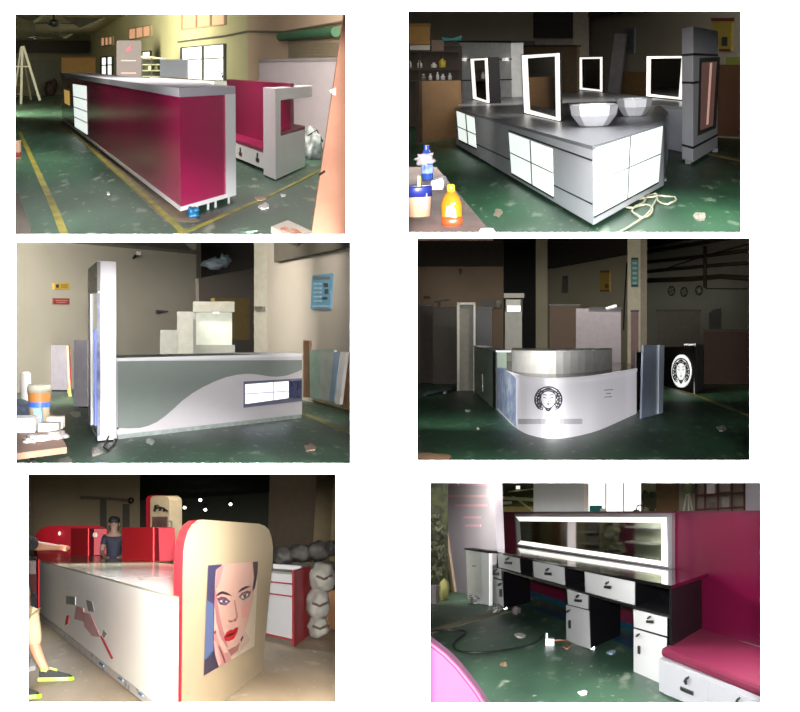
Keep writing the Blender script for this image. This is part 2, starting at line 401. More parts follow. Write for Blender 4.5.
# conduit along walls
zz = [ws.ox(x, y, -.05) for x, y in ((178, 42), (225, 36), (247, 31.5))]; z2 = [wr.ox(x, y, -.05) for x, y in ((250, 31.5), (285, 32), (343, 22))]
single(R, 'conduit', 'thin grey cable conduit running along upper walls, top left view', 'pipe', MB().tube([ws.P(a, -.05, z) for a, z in zz] + [wr.P(a, -.05, z) for a, z in z2], .03), mat('grey_conduit', (110, 104, 84), .6))
# roller shutter
T = Thing(R, 'roller_shutter', 'grey roller shutter with green roll housing on pinkish wall', 'shutter', wr.P(wr.ox(288, 60)[0], 0, 0))
a0, z0 = wr.ox(285.5, 37); a1, z1 = wr.ox(342, 32)
T.part('housing', MB().tube([wr.P(a0, -.12, z0), wr.P(a1, -.12, z1)], .1, n=12), mat('green_metal', (72, 116, 84), .5))
mb = MB(); mb.rect(wr, 288, 40, 341, 140, -.06, 0)
for k in range(6): mb.rect(wr, 288, 42 + 3.1 * k, 341, 43 + 3.1 * k, -.1, -.05)
T.part('curtain', mb, mat('shutter_slats', (176, 162, 134), .6))
# white sheet leaning
fs = Fr(R, (262, 139), (333, 151))
T = Thing(R, 'white_sheet', 'big white sheet leaning under roller shutter on the right wall', 'board', fs.P(fs.La / 2, 0, 0))
pz = [(259.5, 59.5), (337.5, 57.5), (330, 150), (258.5, 139)]
P = []
for i, (x, y) in enumerate(pz):
    a, z = fs.ox(x, y); P.append(fs.P(a, 0, z if i < 2 else .01))
a, z = fs.ox(259.5, 59.5, .12); P[0] = fs.P(a, .12, z); a, z = fs.ox(337.5, 57.5, .12); P[1] = fs.P(a, .12, z)
T.part('sheet', MB().prism(P, fs.ey * .05), mat('white_sheet_board', (184, 172, 174), .8, var=.04, spec=.1))
T.part('edge_strip', MB().prism([P[0], P[1], P[1] - V((0, 0, .06)), P[0] - V((0, 0, .06))], fs.ey * -.02), mat('greyed_edge', (150, 142, 140), .6))
# tall white kiosk panel with pink logo
fk = Fr(R, (117, 108), (141, 108.5))
T = Thing(R, 'kiosk_panel', 'tall white panel with pink logo standing behind the magenta counter', 'panel', fk.P(fk.La / 2, 0, 0))
T.part('board', MB().rect(fk, 116.6, 40.5, 141.2, 107.5, 0, .5), mat('white_panel_paint', (136, 126, 130), .7, var=.03))
M_pk = mat('pink_print', (226, 84, 110), .5, var=0)
T.part('logo', MB().plate(fk, [(125.5, 51), (127.5, 48), (129, 47.4), (131.5, 44.5), (131, 48), (131.8, 51), (129.5, 49.8), (128, 51.5)], -.012, 0), M_pk, label='pink bird shaped logo')
M_pl = mat('pale_pink_print', (216, 180, 184), .5, var=0)
for y in (60, 72.5, 77): T.part('print_line', MB().rect(fk, 121, y, 136, y + 1.1, -.01, 0), M_pl)
# shelf rack between kiosk and box
fk = Fr(R, (141, 112), (161, 112.5))
T = Thing(R, 'storage_rack', 'dark open rack with white sheets on top beside pink logo panel', 'rack', fk.P(fk.La / 2, 0, 0))
for y in (58, 64, 70, 76): T.part('shelf', MB().rect(fk, 141.5, y, 160, y + 1.2, -.3, .5), mat('rack_grey', (150, 150, 120), .6))
for x in (141.5, 151, 160): T.part('post', MB().rect(fk, x, 56, x + .9, 111, -.3, -.1), M_dark)
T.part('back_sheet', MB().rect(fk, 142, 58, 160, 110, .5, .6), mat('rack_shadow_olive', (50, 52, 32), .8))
single(R, 'sheet_stack', 'pale flat sheets sticking out over the dark rack top', 'board', MB().plate(fk, [(141, 56), (152, 56.3), (166, 58.6), (165.5, 59.6), (152, 57.9), (141, 57.6)], -.4, .6), mat('cream_sheet', (214, 208, 176), .7))
for k, (x, c) in enumerate(((144, (60, 66, 36)), (148, (170, 168, 140)), (154, (84, 96, 52)))):
    single(R, 'storage_box', ('olive box at left end of the dark rack', 'pale box in the middle of the dark rack', 'green box at right end of the dark rack')[k], 'box', MB().rect(fk, x, 65.6, x + 3.6, 70, -.2, .3), mat('rack_box_%s' % 'abc'[k], c, .7), group='boxes on the dark rack')
fk = Fr(R, (160, 118), (187, 118.5))
T = Thing(R, 'white_cabinet', 'pale blue-grey cabinet block standing in front of the bright window', 'cabinet', fk.P(fk.La / 2, 0, 0))
T.part('body', MB().rect(fk, 160, 60, 186.5, 117.5, 0, 1.2), mat('blue_grey_white', (190, 194, 206), .5, var=.03)); T.part('side_trim', MB().rect(fk, 186.5, 59.8, 188.3, 117.5, -.03, 1.22), M_white); T.part('top', MB().rect(fk, 159.7, 59.3, 188.3, 60.4, -.04, 1.24), M_white)
# lit mirror frame behind the counter + magenta end
fk = Fr(R, (150, 130), (212, 139))
T = Thing(R, 'mirror_unit', 'low white lit mirror frame just behind the magenta counter top', 'mirror', fk.P(fk.La / 2, 0, 0))
T.part('frame', MB().plate(fk, [(150, 77), (212.3, 81), (212.3, 136), (150, 128)], 0, .5), mat('silver_frame', (170, 168, 158), .4))
T.part('light_strip', MB().plate(fk, [(150, 77.4), (212, 81.2), (212, 83.4), (150, 79.4)], -.04, 0), M_led, label='lit white strip')
T.part('light_strip', MB().plate(fk, [(150, 77.4), (151.6, 77.5), (151.6, 92), (150, 92)], -.04, 0), M_led, label='lit white strip')
T.part('light_strip', MB().plate(fk, [(210.4, 81.2), (212.2, 81.2), (212.2, 95), (210.4, 95)], -.04, 0), M_led, label='lit white strip')
T.part('mirror', MB().plate(fk, [(152, 82), (210, 85.6), (210, 95), (152, 95)], -.02, 0), mat('olive_mirror', (150, 150, 120), .08, metal=1))
fk = Fr(R, (139.5, 127), (150, 128))
single(R, 'end_block', 'small dark magenta block behind counter beside the pink logo panel', 'panel', MB().rect(fk, 139.5, 77.3, 149.8, 127, 0, .6), M_magd)
# items near the wall behind the booth
fk = Fr(R, (228, 121), (239, 122))
T = Thing(R, 'cardboard_box', 'tall brown carton standing at wall beside bright window', 'box', fk.P(fk.La / 2, 0, 0)); T.part('carton', MB().rect(fk, 228, 63, 239, 120, 0, .6), mat('dull_brown_card', (140, 106, 74), .8)); T.part('flap', MB().plate(fk, [(231, 59.5), (235.5, 60), (235, 63.5), (231, 63.5)], 0, .1), M_card)
fk = Fr(R, (252, 127), (258, 128))
T = Thing(R, 'fire_extinguisher', 'dark red cylinder with white label beside the big leaning white sheet', 'extinguisher', fk.P(.2, .2, 0))
c = fk.P(.2, .3, 0); z0 = R.H(c, 82.5); z1 = R.H(c, 68)
T.part('stand', MB().cube(c, .5, .5, z0), M_dark); T.part('cylinder', MB().lathe(c, [(.15, z0), (.19, z0 + .05), (.19, z1 - .08), (.09, z1)], 14), mat('dark_red_paint', (70, 20, 24), .4), smooth=True)
T.part('paper_label', MB().cube(c + V((.03, -.2, z0 + .12)), .18, .02, .16), M_paper)
for x, y, s in ((224, 76, 1.), (244, 76, .9)):
    c = R.F(x, 120); z1 = R.H(c, y - 6); mb = MB(); rnd = random.Random(int(x))
    T = Thing(R, 'potted_plant', 'dark leafy plant silhouetted before bright window' if x < 230 else 'grey green leafy plant between brown carton and dark red cylinder', 'plant', c)
    for k in range(26):
        t = rnd.random() * 6.28; q = .08 + .22 * rnd.random(); h = z1 - .45 * rnd.random(); p = c + V((q * math.cos(t), q * math.sin(t), h)); u = V((math.cos(t), math.sin(t), .3)) * .12; v_ = V((-math.sin(t), math.cos(t), 0)) * .05
        mb.add([p - u, p + v_, p + u, p - v_], [(0, 1, 2, 3)])
    T.part('foliage', mb, mat('leaf_green', (56, 66, 40), .7) if x < 230 else mat('leaf_grey_green', (130, 128, 96), .7)); T.part('stem', MB().tube([c + V((0, 0, .3)), c + V((0, 0, z1 - .1))], .02), M_dark); T.part('pot', MB().lathe(c, [(.14, 0), (.2, .35)], 12), M_dark)
# ladder, left
c = R.F(28, 104); T = Thing(R, 'step_ladder', 'white aluminium A-frame step ladder at far left, top left view', 'ladder', c)
M_al = mat('pale_aluminium', (206, 204, 182), .4)
dd = c.y; L = lambda x, y, o=0: R.D(x, y, 1) if False else V((R.E + (R.ray(x, y) * ((dd + o - R.E.y) / R.ray(x, y).y))))
T.part('leg', MB().tube([L(21, 104.3), L(22.3, 46)], .055), M_al); T.part('leg', MB().tube([L(40, 100.5), L(23.3, 46)], .055), M_al)
T.part('leg', MB().tube([L(13, 104, 1.5), L(21, 47, 1.5)], .04), M_al); T.part('leg', MB().tube([L(31, 100, 1.5), L(22, 47, 1.5)], .04), mat('dull_aluminium', (120, 118, 96), .5))
for y in (66.5,): T.part('spreader', MB().tube([L(15, y), L(31, y)], .03), M_al)
for k in range(5): T.part('rung', MB().tube([L(21 - .15 * k, 58 + 9 * k), L(20 - 1.2 * k, 58 + 9 * k, 1.5)], .025), M_al)
# dark heap and left clutter
c = R.F(50, 95.5); single(R, 'tarp_heap', 'dark heap under a cover on floor between ladder and counter', 'heap', MB().blob(c + V((0, 0, .3)), .26, .8, .45, 4).blob(c + V((.2, .2, .5)), .16, .5, .35, 6), mat('dark_tarp', (58, 40, 30), .8), smooth=True)
c = R.F(17.5, 158); T = Thing(R, 'carton', 'pinkish carton with red marks at the left edge beside yellow line', 'box', c)
T.part('box', MB().cube(c, .1, .3, R.H(c, 141)), mat('pink_carton', (196, 160, 140), .8)); T.part('red_band', MB().cube(c + V((.0, -.01, .02)), .104, .29, .08), mat('red_band', (140, 50, 40), .7))
single(R, 'floor_mat', 'grey brown worn mat on the floor in bottom left corner, top left view', 'mat', MB().prism([R.F(x, y) + V((0, 0, .001)) for x, y in ((5, 190), (18, 194), (34, 237), (5, 237))], (0, 0, .004)), mat('grey_brown_mat', (92, 84, 74), .8))
# tan board leaning right
yb = R.F(312, 235.5).y; Lx = lambda x, y: R.E + R.ray(x, y) * (yb / R.ray(x, y).y)
P = [Lx(311.3, 236), Lx(372, 236), Lx(374, -6), Lx(347, -6)]
T = Thing(R, 'tan_board', 'large tan pinkish board leaning in close at right edge, top left view', 'board', V((P[0].x + .2, yb, 0)))
M_tan = mat('tan_board', (176, 128, 104), .85, var=.1, col2=(158, 112, 92), scale=2, spec=.1)
T.part('sheet', MB().prism(P, (0, .08, 0)), M_tan)
T.part('screw', MB().tube([Lx(319, 175), Lx(325, 171)], .012), M_dark, label='dark nail'); T.part('hook', MB().tube([Lx(330, 92), Lx(335, 89), Lx(334, 95)], .02), M_paper, label='white hook')
# carton front
ft = .06; top = [R.F(x, y, ft) for x, y in ((271, 226.5), (288, 220), (311.5, 231), (297, 240))]
T = Thing(R, 'printed_carton', 'white carton with orange print on floor at bottom, top left view', 'box', R.F(290, 232))
T.part('box', MB().prism([p - V((0, 0, ft)) for p in top], (0, 0, ft)), mat('white_carton', (214, 200, 188), .7))
T.part('print', MB().prism([R.F(x, y, ft + .001) for x, y in ((279, 229.5), (284, 226), (296, 229), (302, 233), (294, 235))], (0, 0, .003)), mat('orange_print', (196, 110, 60), .7, col2=(214, 196, 180), scale=16), label='orange printed picture')
# scraps and bags
c = R.F(193, 216); single(R, 'plastic_bag', 'crumpled blue plastic bag under near corner of the magenta counter', 'bag', MB().blob(c + V((0, 0, .04)), .07, .18, .055, 3, .6), M_bluebag, smooth=True)
scrap(R, 'wood_scrap', 'pale flat wood scrap on green floor right of yellow line, top left view', 'scrap', 264, 207, 13, 6, M_paper, 3)
scrap(R, 'paper_scrap', 'pale scrap lying on the yellow line below white booth', 'scrap', 261, 199, 12, 4, mat('tan_scrap', (180, 150, 116), .8), 5)
scrap(R, 'paper_scrap', 'small white scrap on green floor of the left aisle, top left view', 'scrap', 108, 194, 3.5, 3.5, M_paper, 8)
scrap(R, 'paper_scrap', 'tiny pale scrap below booth right of yellow line', 'scrap', 283, 196, 6, 3, M_paper, 9)
c = R.F(312, 158); T = Thing(R, 'plastic_bundle', 'grey bundle wrapped in plastic behind white booth box', 'bundle', c); T.part('bundle', MB().blob(c + V((0, 0, .22)), .16, .6, .3, 5, .5), M_plastic, smooth=True); T.part('tie', MB().tube([c + V((-.1, -.3, .4)), c + V((.05, -.35, .5)), c + V((.16, -.3, .3))], .015), M_dark)
# ceiling fans
for k, (x, y) in enumerate(((54, 23.5), (35, 38))):
    c = R.D(x, y, 55 if k else 42); s = .28; T = Thing(R, 'ceiling_fan', 'small dark ceiling fan hanging nearest the top left corner' if k == 0 else 'dark ceiling fan hanging lower, above the step ladder', 'fan', c)
    T.part('motor', MB().lathe(c - V((0, 0, .1)), [(.05, 0), (.16, .05), (.16, .16), (.04, .22)], 12), M_dark); T.part('rod', MB().tube([c, c + V((0, 0, 1.2))], .03), M_dark)
    for q in range(3):
        t = q * 2.094 + .4; u = V((math.cos(t), math.sin(t), 0)); n = V((-u.y, u.x, 0)) * .09; T.part('blade', MB().prism([c + u * .12 - n, c + u * .62 - n, c + u * .62 + n, c + u * .12 + n], (0, 0, .02)), M_dark)
# ================================================================== top right: grey island with lit niches, mirrors and basins
R = R2
f2 = Fr(R, (592, 230), (455, 134), (661, 186.5))
zt = R.H(f2.O, 146)
f2 = Fr(R, (592.5, 146), (455, 108.5), (663.5, 125), zt)
tp = [(592.5, 146), (663.5, 125), (668, 112), (650, 97), (578, 89), (505, 92), (462, 101), (455, 108.5)]
T = Thing(R, 'display_island', 'long grey display island with lit white niches and basins on top, top right view', 'counter', f2.O)
foot = [R.F(x, y, zt) for x, y in tp]
T.part('body', MB().prism([V((p.x, p.y, .05)) for p in foot], (0, 0, zt - .09)), M_grey)
T.part('worktop', MB().prism([V((p.x, p.y, zt - .04)) for p in foot], (0, 0, .04)), mat('grey_glossy_top', (136, 138, 144), .3, var=.04, spec=.4))
T.part('plinth', MB().prism([f2.P(.25, .25, 0), f2.P(f2.La * .97, .25, 0), f2.P(f2.La * .97, f2.Lb * .9, 0), f2.P(.25, f2.Lb * .9, 0)], (0, 0, .06)), M_dark)
M_gap = mat('shadow_gap_strip', (22, 22, 24), .5)
T.part('groove', MB().plate(f2, [(508.6, 130), (592, 159.6), (592, 161.4), (508.6, 131.2)], -.015, .02), M_gap)
T.part('groove', MB().plate(f2, [(553.5, 184.6), (592, 203.5), (592, 205), (553.5, 185.8)], -.015, .02), M_gap)
T.part('groove', MB().plate(f2, [(476, 143.6), (509.6, 159), (509.6, 160.2), (476, 144.6)], -.015, .02), M_gap)
M_sh = mat('grey_shelf_edge', (120, 124, 122), .4)
def niche(T, pl, q, nv, nh, lab):
    g = T.part('lit_niche', MB().plate(*pl(q, -.02, .05)), M_glow, label=lab)
    L = lambda p, r, t: (p[0] + (r[0] - p[0]) * t, p[1] + (r[1] - p[1]) * t)
    a, b, c, d = q; hw = .45
    t, u = L(a, b, nv), L(d, c, nv); T.part('divider', MB().plate(*pl([(t[0] - hw, t[1]), (t[0] + hw, t[1]), (u[0] + hw, u[1]), (u[0] - hw, u[1])], -.05, -.01)), M_sh, parent=g)
    t, u = L(a, d, nh), L(b, c, nh); T.part('shelf', MB().plate(*pl([(t[0], t[1] - hw), (u[0], u[1] - hw), (u[0], u[1] + hw), (t[0], t[1] + hw)], -.05, -.01)), M_sh, parent=g)
    t, u = L(d, a, .02), L(c, b, .02); T.part('sill', MB().plate(*pl([d, c, (c[0], c[1] + 1.5), (d[0], d[1] + 1.5)], -.05, .02)), M_gap, parent=g)
pf = lambda q, b0, b1: (f2, q, b0, b1)
niche(T, pf, [(508.6, 132.5), (552, 149), (553, 197), (511.5, 173)], .49, .5, 'lit white niche in middle of long side')
niche(T, pf, [(456.4, 111), (473.8, 117.8), (476.2, 148), (458.8, 139.5)], .52, .55, 'lit white niche at far end of long side')
f2e = Fr(R, (592.5, 146), (663.5, 125), (455, 108.5), zt)
niche(T, lambda q, b0, b1: (f2e, q, b0, b1), [(596, 148), (663, 126), (658.5, 182), (594.8, 216.5)], .52, .5, 'large lit white niche on the near end')
# basins
M_bas = mat('white_ceramic', (244, 244, 248), .3, var=.02)
def basin(x, y, wpx, top, label):
    c = R.F(x, y, zt); d = c.y; r = wpx / 2 * d / FOC; h = R.H(c, top) - zt
    T = Thing(R, 'wash_basin', label, 'basin', c); w = .035
    pr = [(r * .5, 0), (r * .62, .02), (r * .93, h * .55), (r, h), (r - w, h), (r * .86, h * .55), (r * .5, .06), (.03, .05)]
    T.part('bowl', MB().lathe(c, pr, 10, 2.6), M_bas); T.part('drain', MB().lathe(c + V((0, 0, .05)), [(.05, 0), (.05, .012)], 12, 2), M_chrome)
basin(594, 126, 49, 104.5, 'larger nearer white faceted basin on the grey island')
basin(634, 116, 36, 98.5, 'smaller farther white faceted basin on the grey island')
# mirrors
def mirror(lab, p0, pa, q, depth, lw, pb=None, z0=None):
    z0 = zt if z0 is None else z0
    fm = Fr(R, p0, pa, pb, z0); c = fm.P(fm.La / 2, 0, z0)
    T = Thing(R, 'vanity_mirror', lab, 'mirror', c, 'lit vanity mirrors')
    sh = fm.ey
    T.part('frame', MB().plate(fm, q, 0, fm.Lb if pb else depth), M_black)
    a, b, c_, d = q
    q = [(a[0] + .7, a[1] + .8), (b[0] - .6, b[1] + .8), (c_[0] - .6, c_[1] - .8), (d[0] + .7, d[1] - .8)]
    inn = [(a[0] + lw, a[1] + lw), (b[0] - lw * .8, b[1] + lw), (c_[0] - lw * .8, c_[1] - lw), (d[0] + lw, d[1] - lw)]
    T.part('mirror', MB().plate(fm, inn, -.006, .0), M_dmirror, label='dark mirror glass')
    for i in range(4):
        j = (i + 1) % 4; T.part('light_strip', MB().plate(fm, [q[i], q[j], inn[j], inn[i]], -.03, 0), M_led, label='lit white strip')
    return T
mirror('lit mirror cabinet farthest left, before the grey back panel, top right view', (472.2, 99.6), (488.7, 103.8), [(469.6, 58), (486.8, 57.3), (488.7, 103.8), (472.2, 99.6)], .3, 2.6)
mirror('tallest lit mirror standing on the island left of the basins', (523.5, 113.6), (558.9, 121.6), [(521, 54.6), (558, 52.4), (558.9, 121.6), (523.5, 113.6)], .05, 3.8)
mirror('smallest lit mirror, upright behind the larger basin', (578.6, 90.2), (602, 92.4), [(578.2, 56.6), (602, 56.2), (602, 92.4), (578.6, 90.2)], .05, 2.5)
# back ledge and its mirror, right column
c0 = [R.F(x, y, zt) for x, y in ((648, 104.6), (688, 108), (692, 98), (650, 95.5))]
T = Thing(R, 'back_ledge', 'low grey back counter joining island to the tall grey column', 'counter', V((c0[0].x, c0[0].y, 0)))
T.part('body', MB().prism([V((p.x, p.y, .02)) for p in c0], (0, 0, zt - .06)), M_grey); T.part('top', MB().prism([V((p.x, p.y, zt - .04)) for p in c0], (0, 0, .05)), mat('pale_grey_top', (184, 186, 190), .25))
mirror('lit mirror beside tall grey column above the back counter', (645.6, 97), (681, 100.4), [(646, 55.6), (684, 55.2), (681, 100.4), (645.6, 97)], .05, 3, z0=zt + .02)
fcx = Fr(R, (693, 166.4), (682, 162.6), (717.5, 150.6)); zc = R.H(fcx.O, 26)
T = Thing(R, 'display_column', 'tall grey column with a glazed display door, top right view', 'cabinet', fcx.O)
zm = R.H(fcx.O, 54)
T.part('body', MB().box(fcx, 0, fcx.La, 0, fcx.Lb, .06, zc), mat('pale_column_laminate', (242, 242, 248), .5, var=.02), bevel=.01)
for y in (54.5, 83, 148):
    z = R.H(fcx.O, y); T.part('groove', MB().box(fcx, -.012, fcx.La * 1.005, -.02, fcx.Lb * 1.002, z - .015, z + .02), M_gap)
fe = Fr(R, (693, 166.4), (717.5, 150.6), (682, 162.6))
dr = T.part('glass_door', MB().plate(fe, [(699.5, 58), (720, 57), (716, 128), (697.5, 136)], -.03, .02), mat('grey_door_frame', (110, 108, 106), .3))
T.part('glass', MB().plate(fe, [(702, 62.5), (716.8, 61.5), (713, 125.5), (700.5, 130.5)], -.045, -.03), mat('pinkish_lit_glass', (150, 112, 104), .1, var=.3, emit=.25, stretch=(3, 3, .3)), parent=dr)
T.part('light_strip', MB().plate(fe, [(710.5, 62.8), (712.3, 62.7), (708.5, 124), (706.8, 125)], -.06, -.045), mat('pink_light_strip', (240, 190, 176), .3, emit=.5), parent=dr)
T.part('foot', MB().cube(fcx.P(fcx.La * .6, .2, 0), .1, .3, .07), M_dark); T.part('foot', MB().cube(fcx.P(.1, fcx.Lb * .9, 0), .1, .3, .07), M_dark)
# grey back panel behind the far mirror
fp = Fr(R, (462, 122), (512, 124.5)); T = Thing(R, 'display_backdrop', 'tall grey back panel behind leftmost lit mirror, top right view', 'panel', fp.P(fp.La / 2, 0, 0))
T.part('panel', MB().plate(fp, [(458.4, 42), (510.8, 42.4), (512.3, 124.5), (462.3, 122)], 0, .4), mat('pale_grey_laminate', (226, 228, 228), .5)); T.part('top_edge', MB().plate(fp, [(458, 41), (511.2, 41.4), (511.2, 42.8), (458, 42.2)], -.02, .42), M_gap)
for y in (59.5, 80): T.part('groove', MB().plate(fp, [(457.5, y), (511.5, y - 1), (511.5, y), (457.5, y + 1)], -.02, 0), M_gap)
for x in (461, 503): T.part('bracket', MB().rect(fp, x - 1, 58, x + 2.2, 61, -.12, 0), mat('lit_bracket', (240, 240, 235), .4, emit=.5))
# walls
M_w2 = mat('dim_plaster', (150, 142, 126), .9, var=.08, scale=1)
w1 = wall(R, 'wall_left', (385, 112), (574, 109), 4.9, 4.9, M_w2)
w2 = wall(R, 'wall_right', (588, 108), (790, 124), 5.2, 5, M_w2)
fpl = Fr(R, (573, 109.5), (589, 109)); mb = MB().rect(fpl, 573, -5, 589, 108.5, -.4, .2); struct(R, 'trim_7', mb, mat('column_plaster', (160, 150, 134), .9))
mb = MB().rect(w1, 534, 12, 574, 38, -.6, 0); struct(R, 'trim_8', mb, mat('dark_opening_beam', (52, 48, 46), .9))
mb = MB().plate(w2, [(588, -4), (640, -4), (640, 8), (588, 17)], -.5, 0); struct(R, 'trim_9', mb, MATS['dark_opening_beam'])
# left: shelf, boxes and bottles
fs = Fr(R, (395, 128), (462, 126)); T = Thing(R, 'storage_shelf', 'dark wooden storage shelf with bottles behind the grey island', 'shelf', fs.P(1, 0, 0))
M_dsh = mat('dark_shelf_wood', (58, 44, 32), .7)
T.part('back', MB().rect(fs, 397, 46, 462, 127, .9, .95), M_dsh)
for y in (51, 68.5, 80.5): T.part('shelf', MB().rect(fs, 397, y, 462, y + 1.4, 0, .9), M_dsh)
for x in (408.5, 419, 459): T.part('post', MB().rect(fs, x, 44, x + 1.4, 127, -.05, .05), M_dsh)
T = Thing(R, 'cardboard_box', 'big brown cardboard box on top of dark storage shelf, top right view', 'box', fs.P(*fs.ox(420, 45)[:1], 0, R.H(fs.P(.5, 0, 0), 45)))
T.part('box', MB().rect(fs, 406, 24.5, 430, 44.5, -.1, .8), M_card); T.part('lid', MB().rect(fs, 405.5, 23.5, 430.6, 26.4, -.14, .84), mat('dim_card', (118, 88, 46), .8))
single(R, 'flat_carton', 'pale flat carton lying under big cardboard box on shelf', 'box', MB().rect(fs, 410, 45.2, 430, 50, -.1, .8), mat('pale_carton', (176, 170, 164), .7))
single(R, 'storage_crate', 'grey brown crate beside the pale flat carton on shelf top', 'crate', MB().rect(fs, 431.5, 40, 444, 51, 0, .8), mat('grey_brown_crate', (112, 92, 80), .7))
single(R, 'teal_folder', 'teal folder lying across the shelf top next to grey panel', 'folder', MB().plate(fs, [(441, 37), (452, 38.6), (462, 35.3), (461, 40.2), (443.5, 40.8)], -.15, .5), M_teal)
M_wb = mat('pale_bottle', (206, 204, 198), .4); M_yb = mat('yellow_tub', (190, 168, 50), .5)
def bottle(x, yb, yt, w, m, lab, grp=None, cap=True):
    a, z = fs.ox(x, yb, .1); z1 = fs.ox(x, yt, .1)[1]; c = fs.P(a, .1, z); r = w / 2 * c.y / FOC; h = z1 - z
    T = Thing(R, 'bottle', lab, 'bottle', c, grp); T.part('body', MB().lathe(c, [(r, 0), (r, h * .6), (r * .4, h * .78), (r * .4, h * .85)], 12), m, smooth=True)
    T.part('cap', MB().lathe(c + V((0, 0, h * .85)), [(r * .5, 0), (r * .5, h * .15)], 10), M_dark if m is M_yb else M_wb)
for x, yb, yt, w, m, lab in ((410.5, 67.8, 61, 2.6, M_wb, 'thin pale bottle leftmost on the upper shelf'), (419.8, 67.6, 60.5, 5, M_wb, 'round pale jar second on the upper shelf'), (434, 67.6, 62.6, 6, M_wb, 'low white tub left of yellow tub on upper shelf'), (442.5, 67.4, 57, 7, M_yb, 'yellow tub on the upper shelf'),
        (423.5, 80, 74, 5, mat('dim_bottle', (110, 108, 104), .5), 'dim grey jar leftmost on the lower shelf'), (430.5, 80, 73.5, 3.6, M_wb, 'small pale bottle second on the lower shelf'), (437.7, 80, 72, 3.2, M_wb, 'tall slim white bottle in middle of the lower shelf'), (443, 80, 74, 4.6, M_wb, 'white squat bottle right of slim bottle on lower shelf'), (450, 80, 73, 4, M_wb, 'pale bottle rightmost on the lower shelf')):
    bottle(x, yb, yt, w, m, lab, 'bottles on the dark shelf')
fb = Fr(R, (418, 143), (463, 138)); T = Thing(R, 'brown_board', 'brown board standing in front of shelf left of the island, top right view', 'board', fb.P(fb.La / 2, 0, 0))
T.part('sheet', MB().plate(fb, [(419, 81), (461, 80.5), (463, 138), (419.5, 143)], 0, .08), mat('dim_brown_board', (112, 84, 54), .8)); T.part('batten', MB().plate(fb, [(419, 81), (422, 81), (422.5, 142.5), (419.5, 143)], -.1, 0), M_dsh)
# mid boards
fb = Fr(R, (512, 116), (541, 116.5)); T = Thing(R, 'brown_board', 'dark brown board behind gap between grey panel and tallest mirror', 'board', fb.P(1, 0, 0)); T.part('sheet', MB().rect(fb, 511, 46, 577, 116, 0, .1), mat('deep_brown_board', (92, 76, 54), .8)); T.part('rail', MB().rect(fb, 511, 45, 577, 47, -.05, .12), M_dsh)
single(R, 'stacked_case', 'small dim case lying on dark brown board top, top right view', 'box', MB().rect(fb, 524, 41, 535, 45, -.1, .3), mat('dim_case', (96, 92, 88), .6))
fb = Fr(R, (606, 112), (622, 112)); T = Thing(R, 'grey_board', 'tall grey board leaning at wall behind basins, top right view', 'board', fb.P(.3, 0, 0)); T.part('sheet', MB().plate(fb, [(614.5, 33), (627.5, 34), (617.5, 112), (605, 112)], 0, .1), mat('grey_lean_board', (134, 130, 128), .6)); T.part('edge', MB().plate(fb, [(626.4, 34), (628, 34), (618.6, 112), (617, 112)], -.03, .12), mat('grey_edge', (96, 92, 90), .6))
def sign(R, fr, q, m, label, cat, lines=(), lm=None, name='sign', b=-.05, frame=None, words=None):
    T = Thing(R, name, label, cat, fr.P(*fr.ox(q[3][0], q[3][1], b)[:1], b, fr.ox(q[3][0], q[3][1], b)[1]))
    T.part('board', MB().plate(fr, q, b, 0), m)
    for k, (x0, y0, x1, y1, mm) in enumerate(lines): T.part('print', MB().rect(fr, x0, y0, x1, y1, b - .012, b), mm)
    return T
M_dp = mat('dark_print', (40, 42, 44), .6); M_gp = mat('grey_print', (92, 100, 104), .6)
sign(R, w2, [(625, 29), (634.5, 28), (634, 53.5), (625, 54)], mat('dim_notice', (104, 112, 112), .6), 'dim framed notice on the wall behind leaning grey board', 'sign', [(626.3, 31 + k * 5.4, 633, 33.6 + k * 5.4, M_gp) for k in range(4)])
fb = Fr(R, (618, 111), (646, 113)); T = Thing(R, 'ochre_board', 'ochre brown board low at wall left of the right lit mirror', 'board', fb.P(1, 0, 0)); T.part('sheet', MB().rect(fb, 619, 72.4, 648, 112, 0, .1), mat('ochre_board', (136, 104, 60), .8)); T.part('rail', MB().rect(fb, 619, 71.6, 648, 73, -.04, .12), M_card)
T = sign(R, w2, [(711, 19), (732, 17.5), (731, 51), (720, 50.5)], mat('yellow_banner', (150, 132, 52), .7), 'dim yellow hanging banner with red border, upper right corner of top right view', 'banner', [(721.5, 37, 727, 46, M_dp), (711, 18, 733.5, 21.2, mat('dark_red_print', (96, 30, 24), .7)), (719, 49, 730, 51.5, MATS['dark_red_print'])])
single(R, 'green_board', 'dull green strip of board on brown panel at the far right, top right view', 'board', MB().rect(w2, 726, 57, 760, 66, -.5, -.3), mat('dull_green_board', (110, 116, 44), .7))
fb = Fr(R, (716, 137), (775, 141)); T = Thing(R, 'brown_partition', 'large dark brown panel at far right behind grey column', 'partition', fb.P(2, 0, 0)); T.part('sheet', MB().rect(fb, 713, 65, 775, 140, 0, .15), mat('chocolate_board', (96, 64, 42), .7)); T.part('skirting', MB().plate(fb, [(713, 135.5), (775, 139), (775, 141.5), (713, 138)], -.06, 0), mat('pale_skirting', (140, 130, 116), .7))
single(R, 'floor_line', 'yellow floor line at right edge beyond the grey column', 'floor marking', floor_line(R, [(706, 153.2), (765, 166)], .14), M_yline)
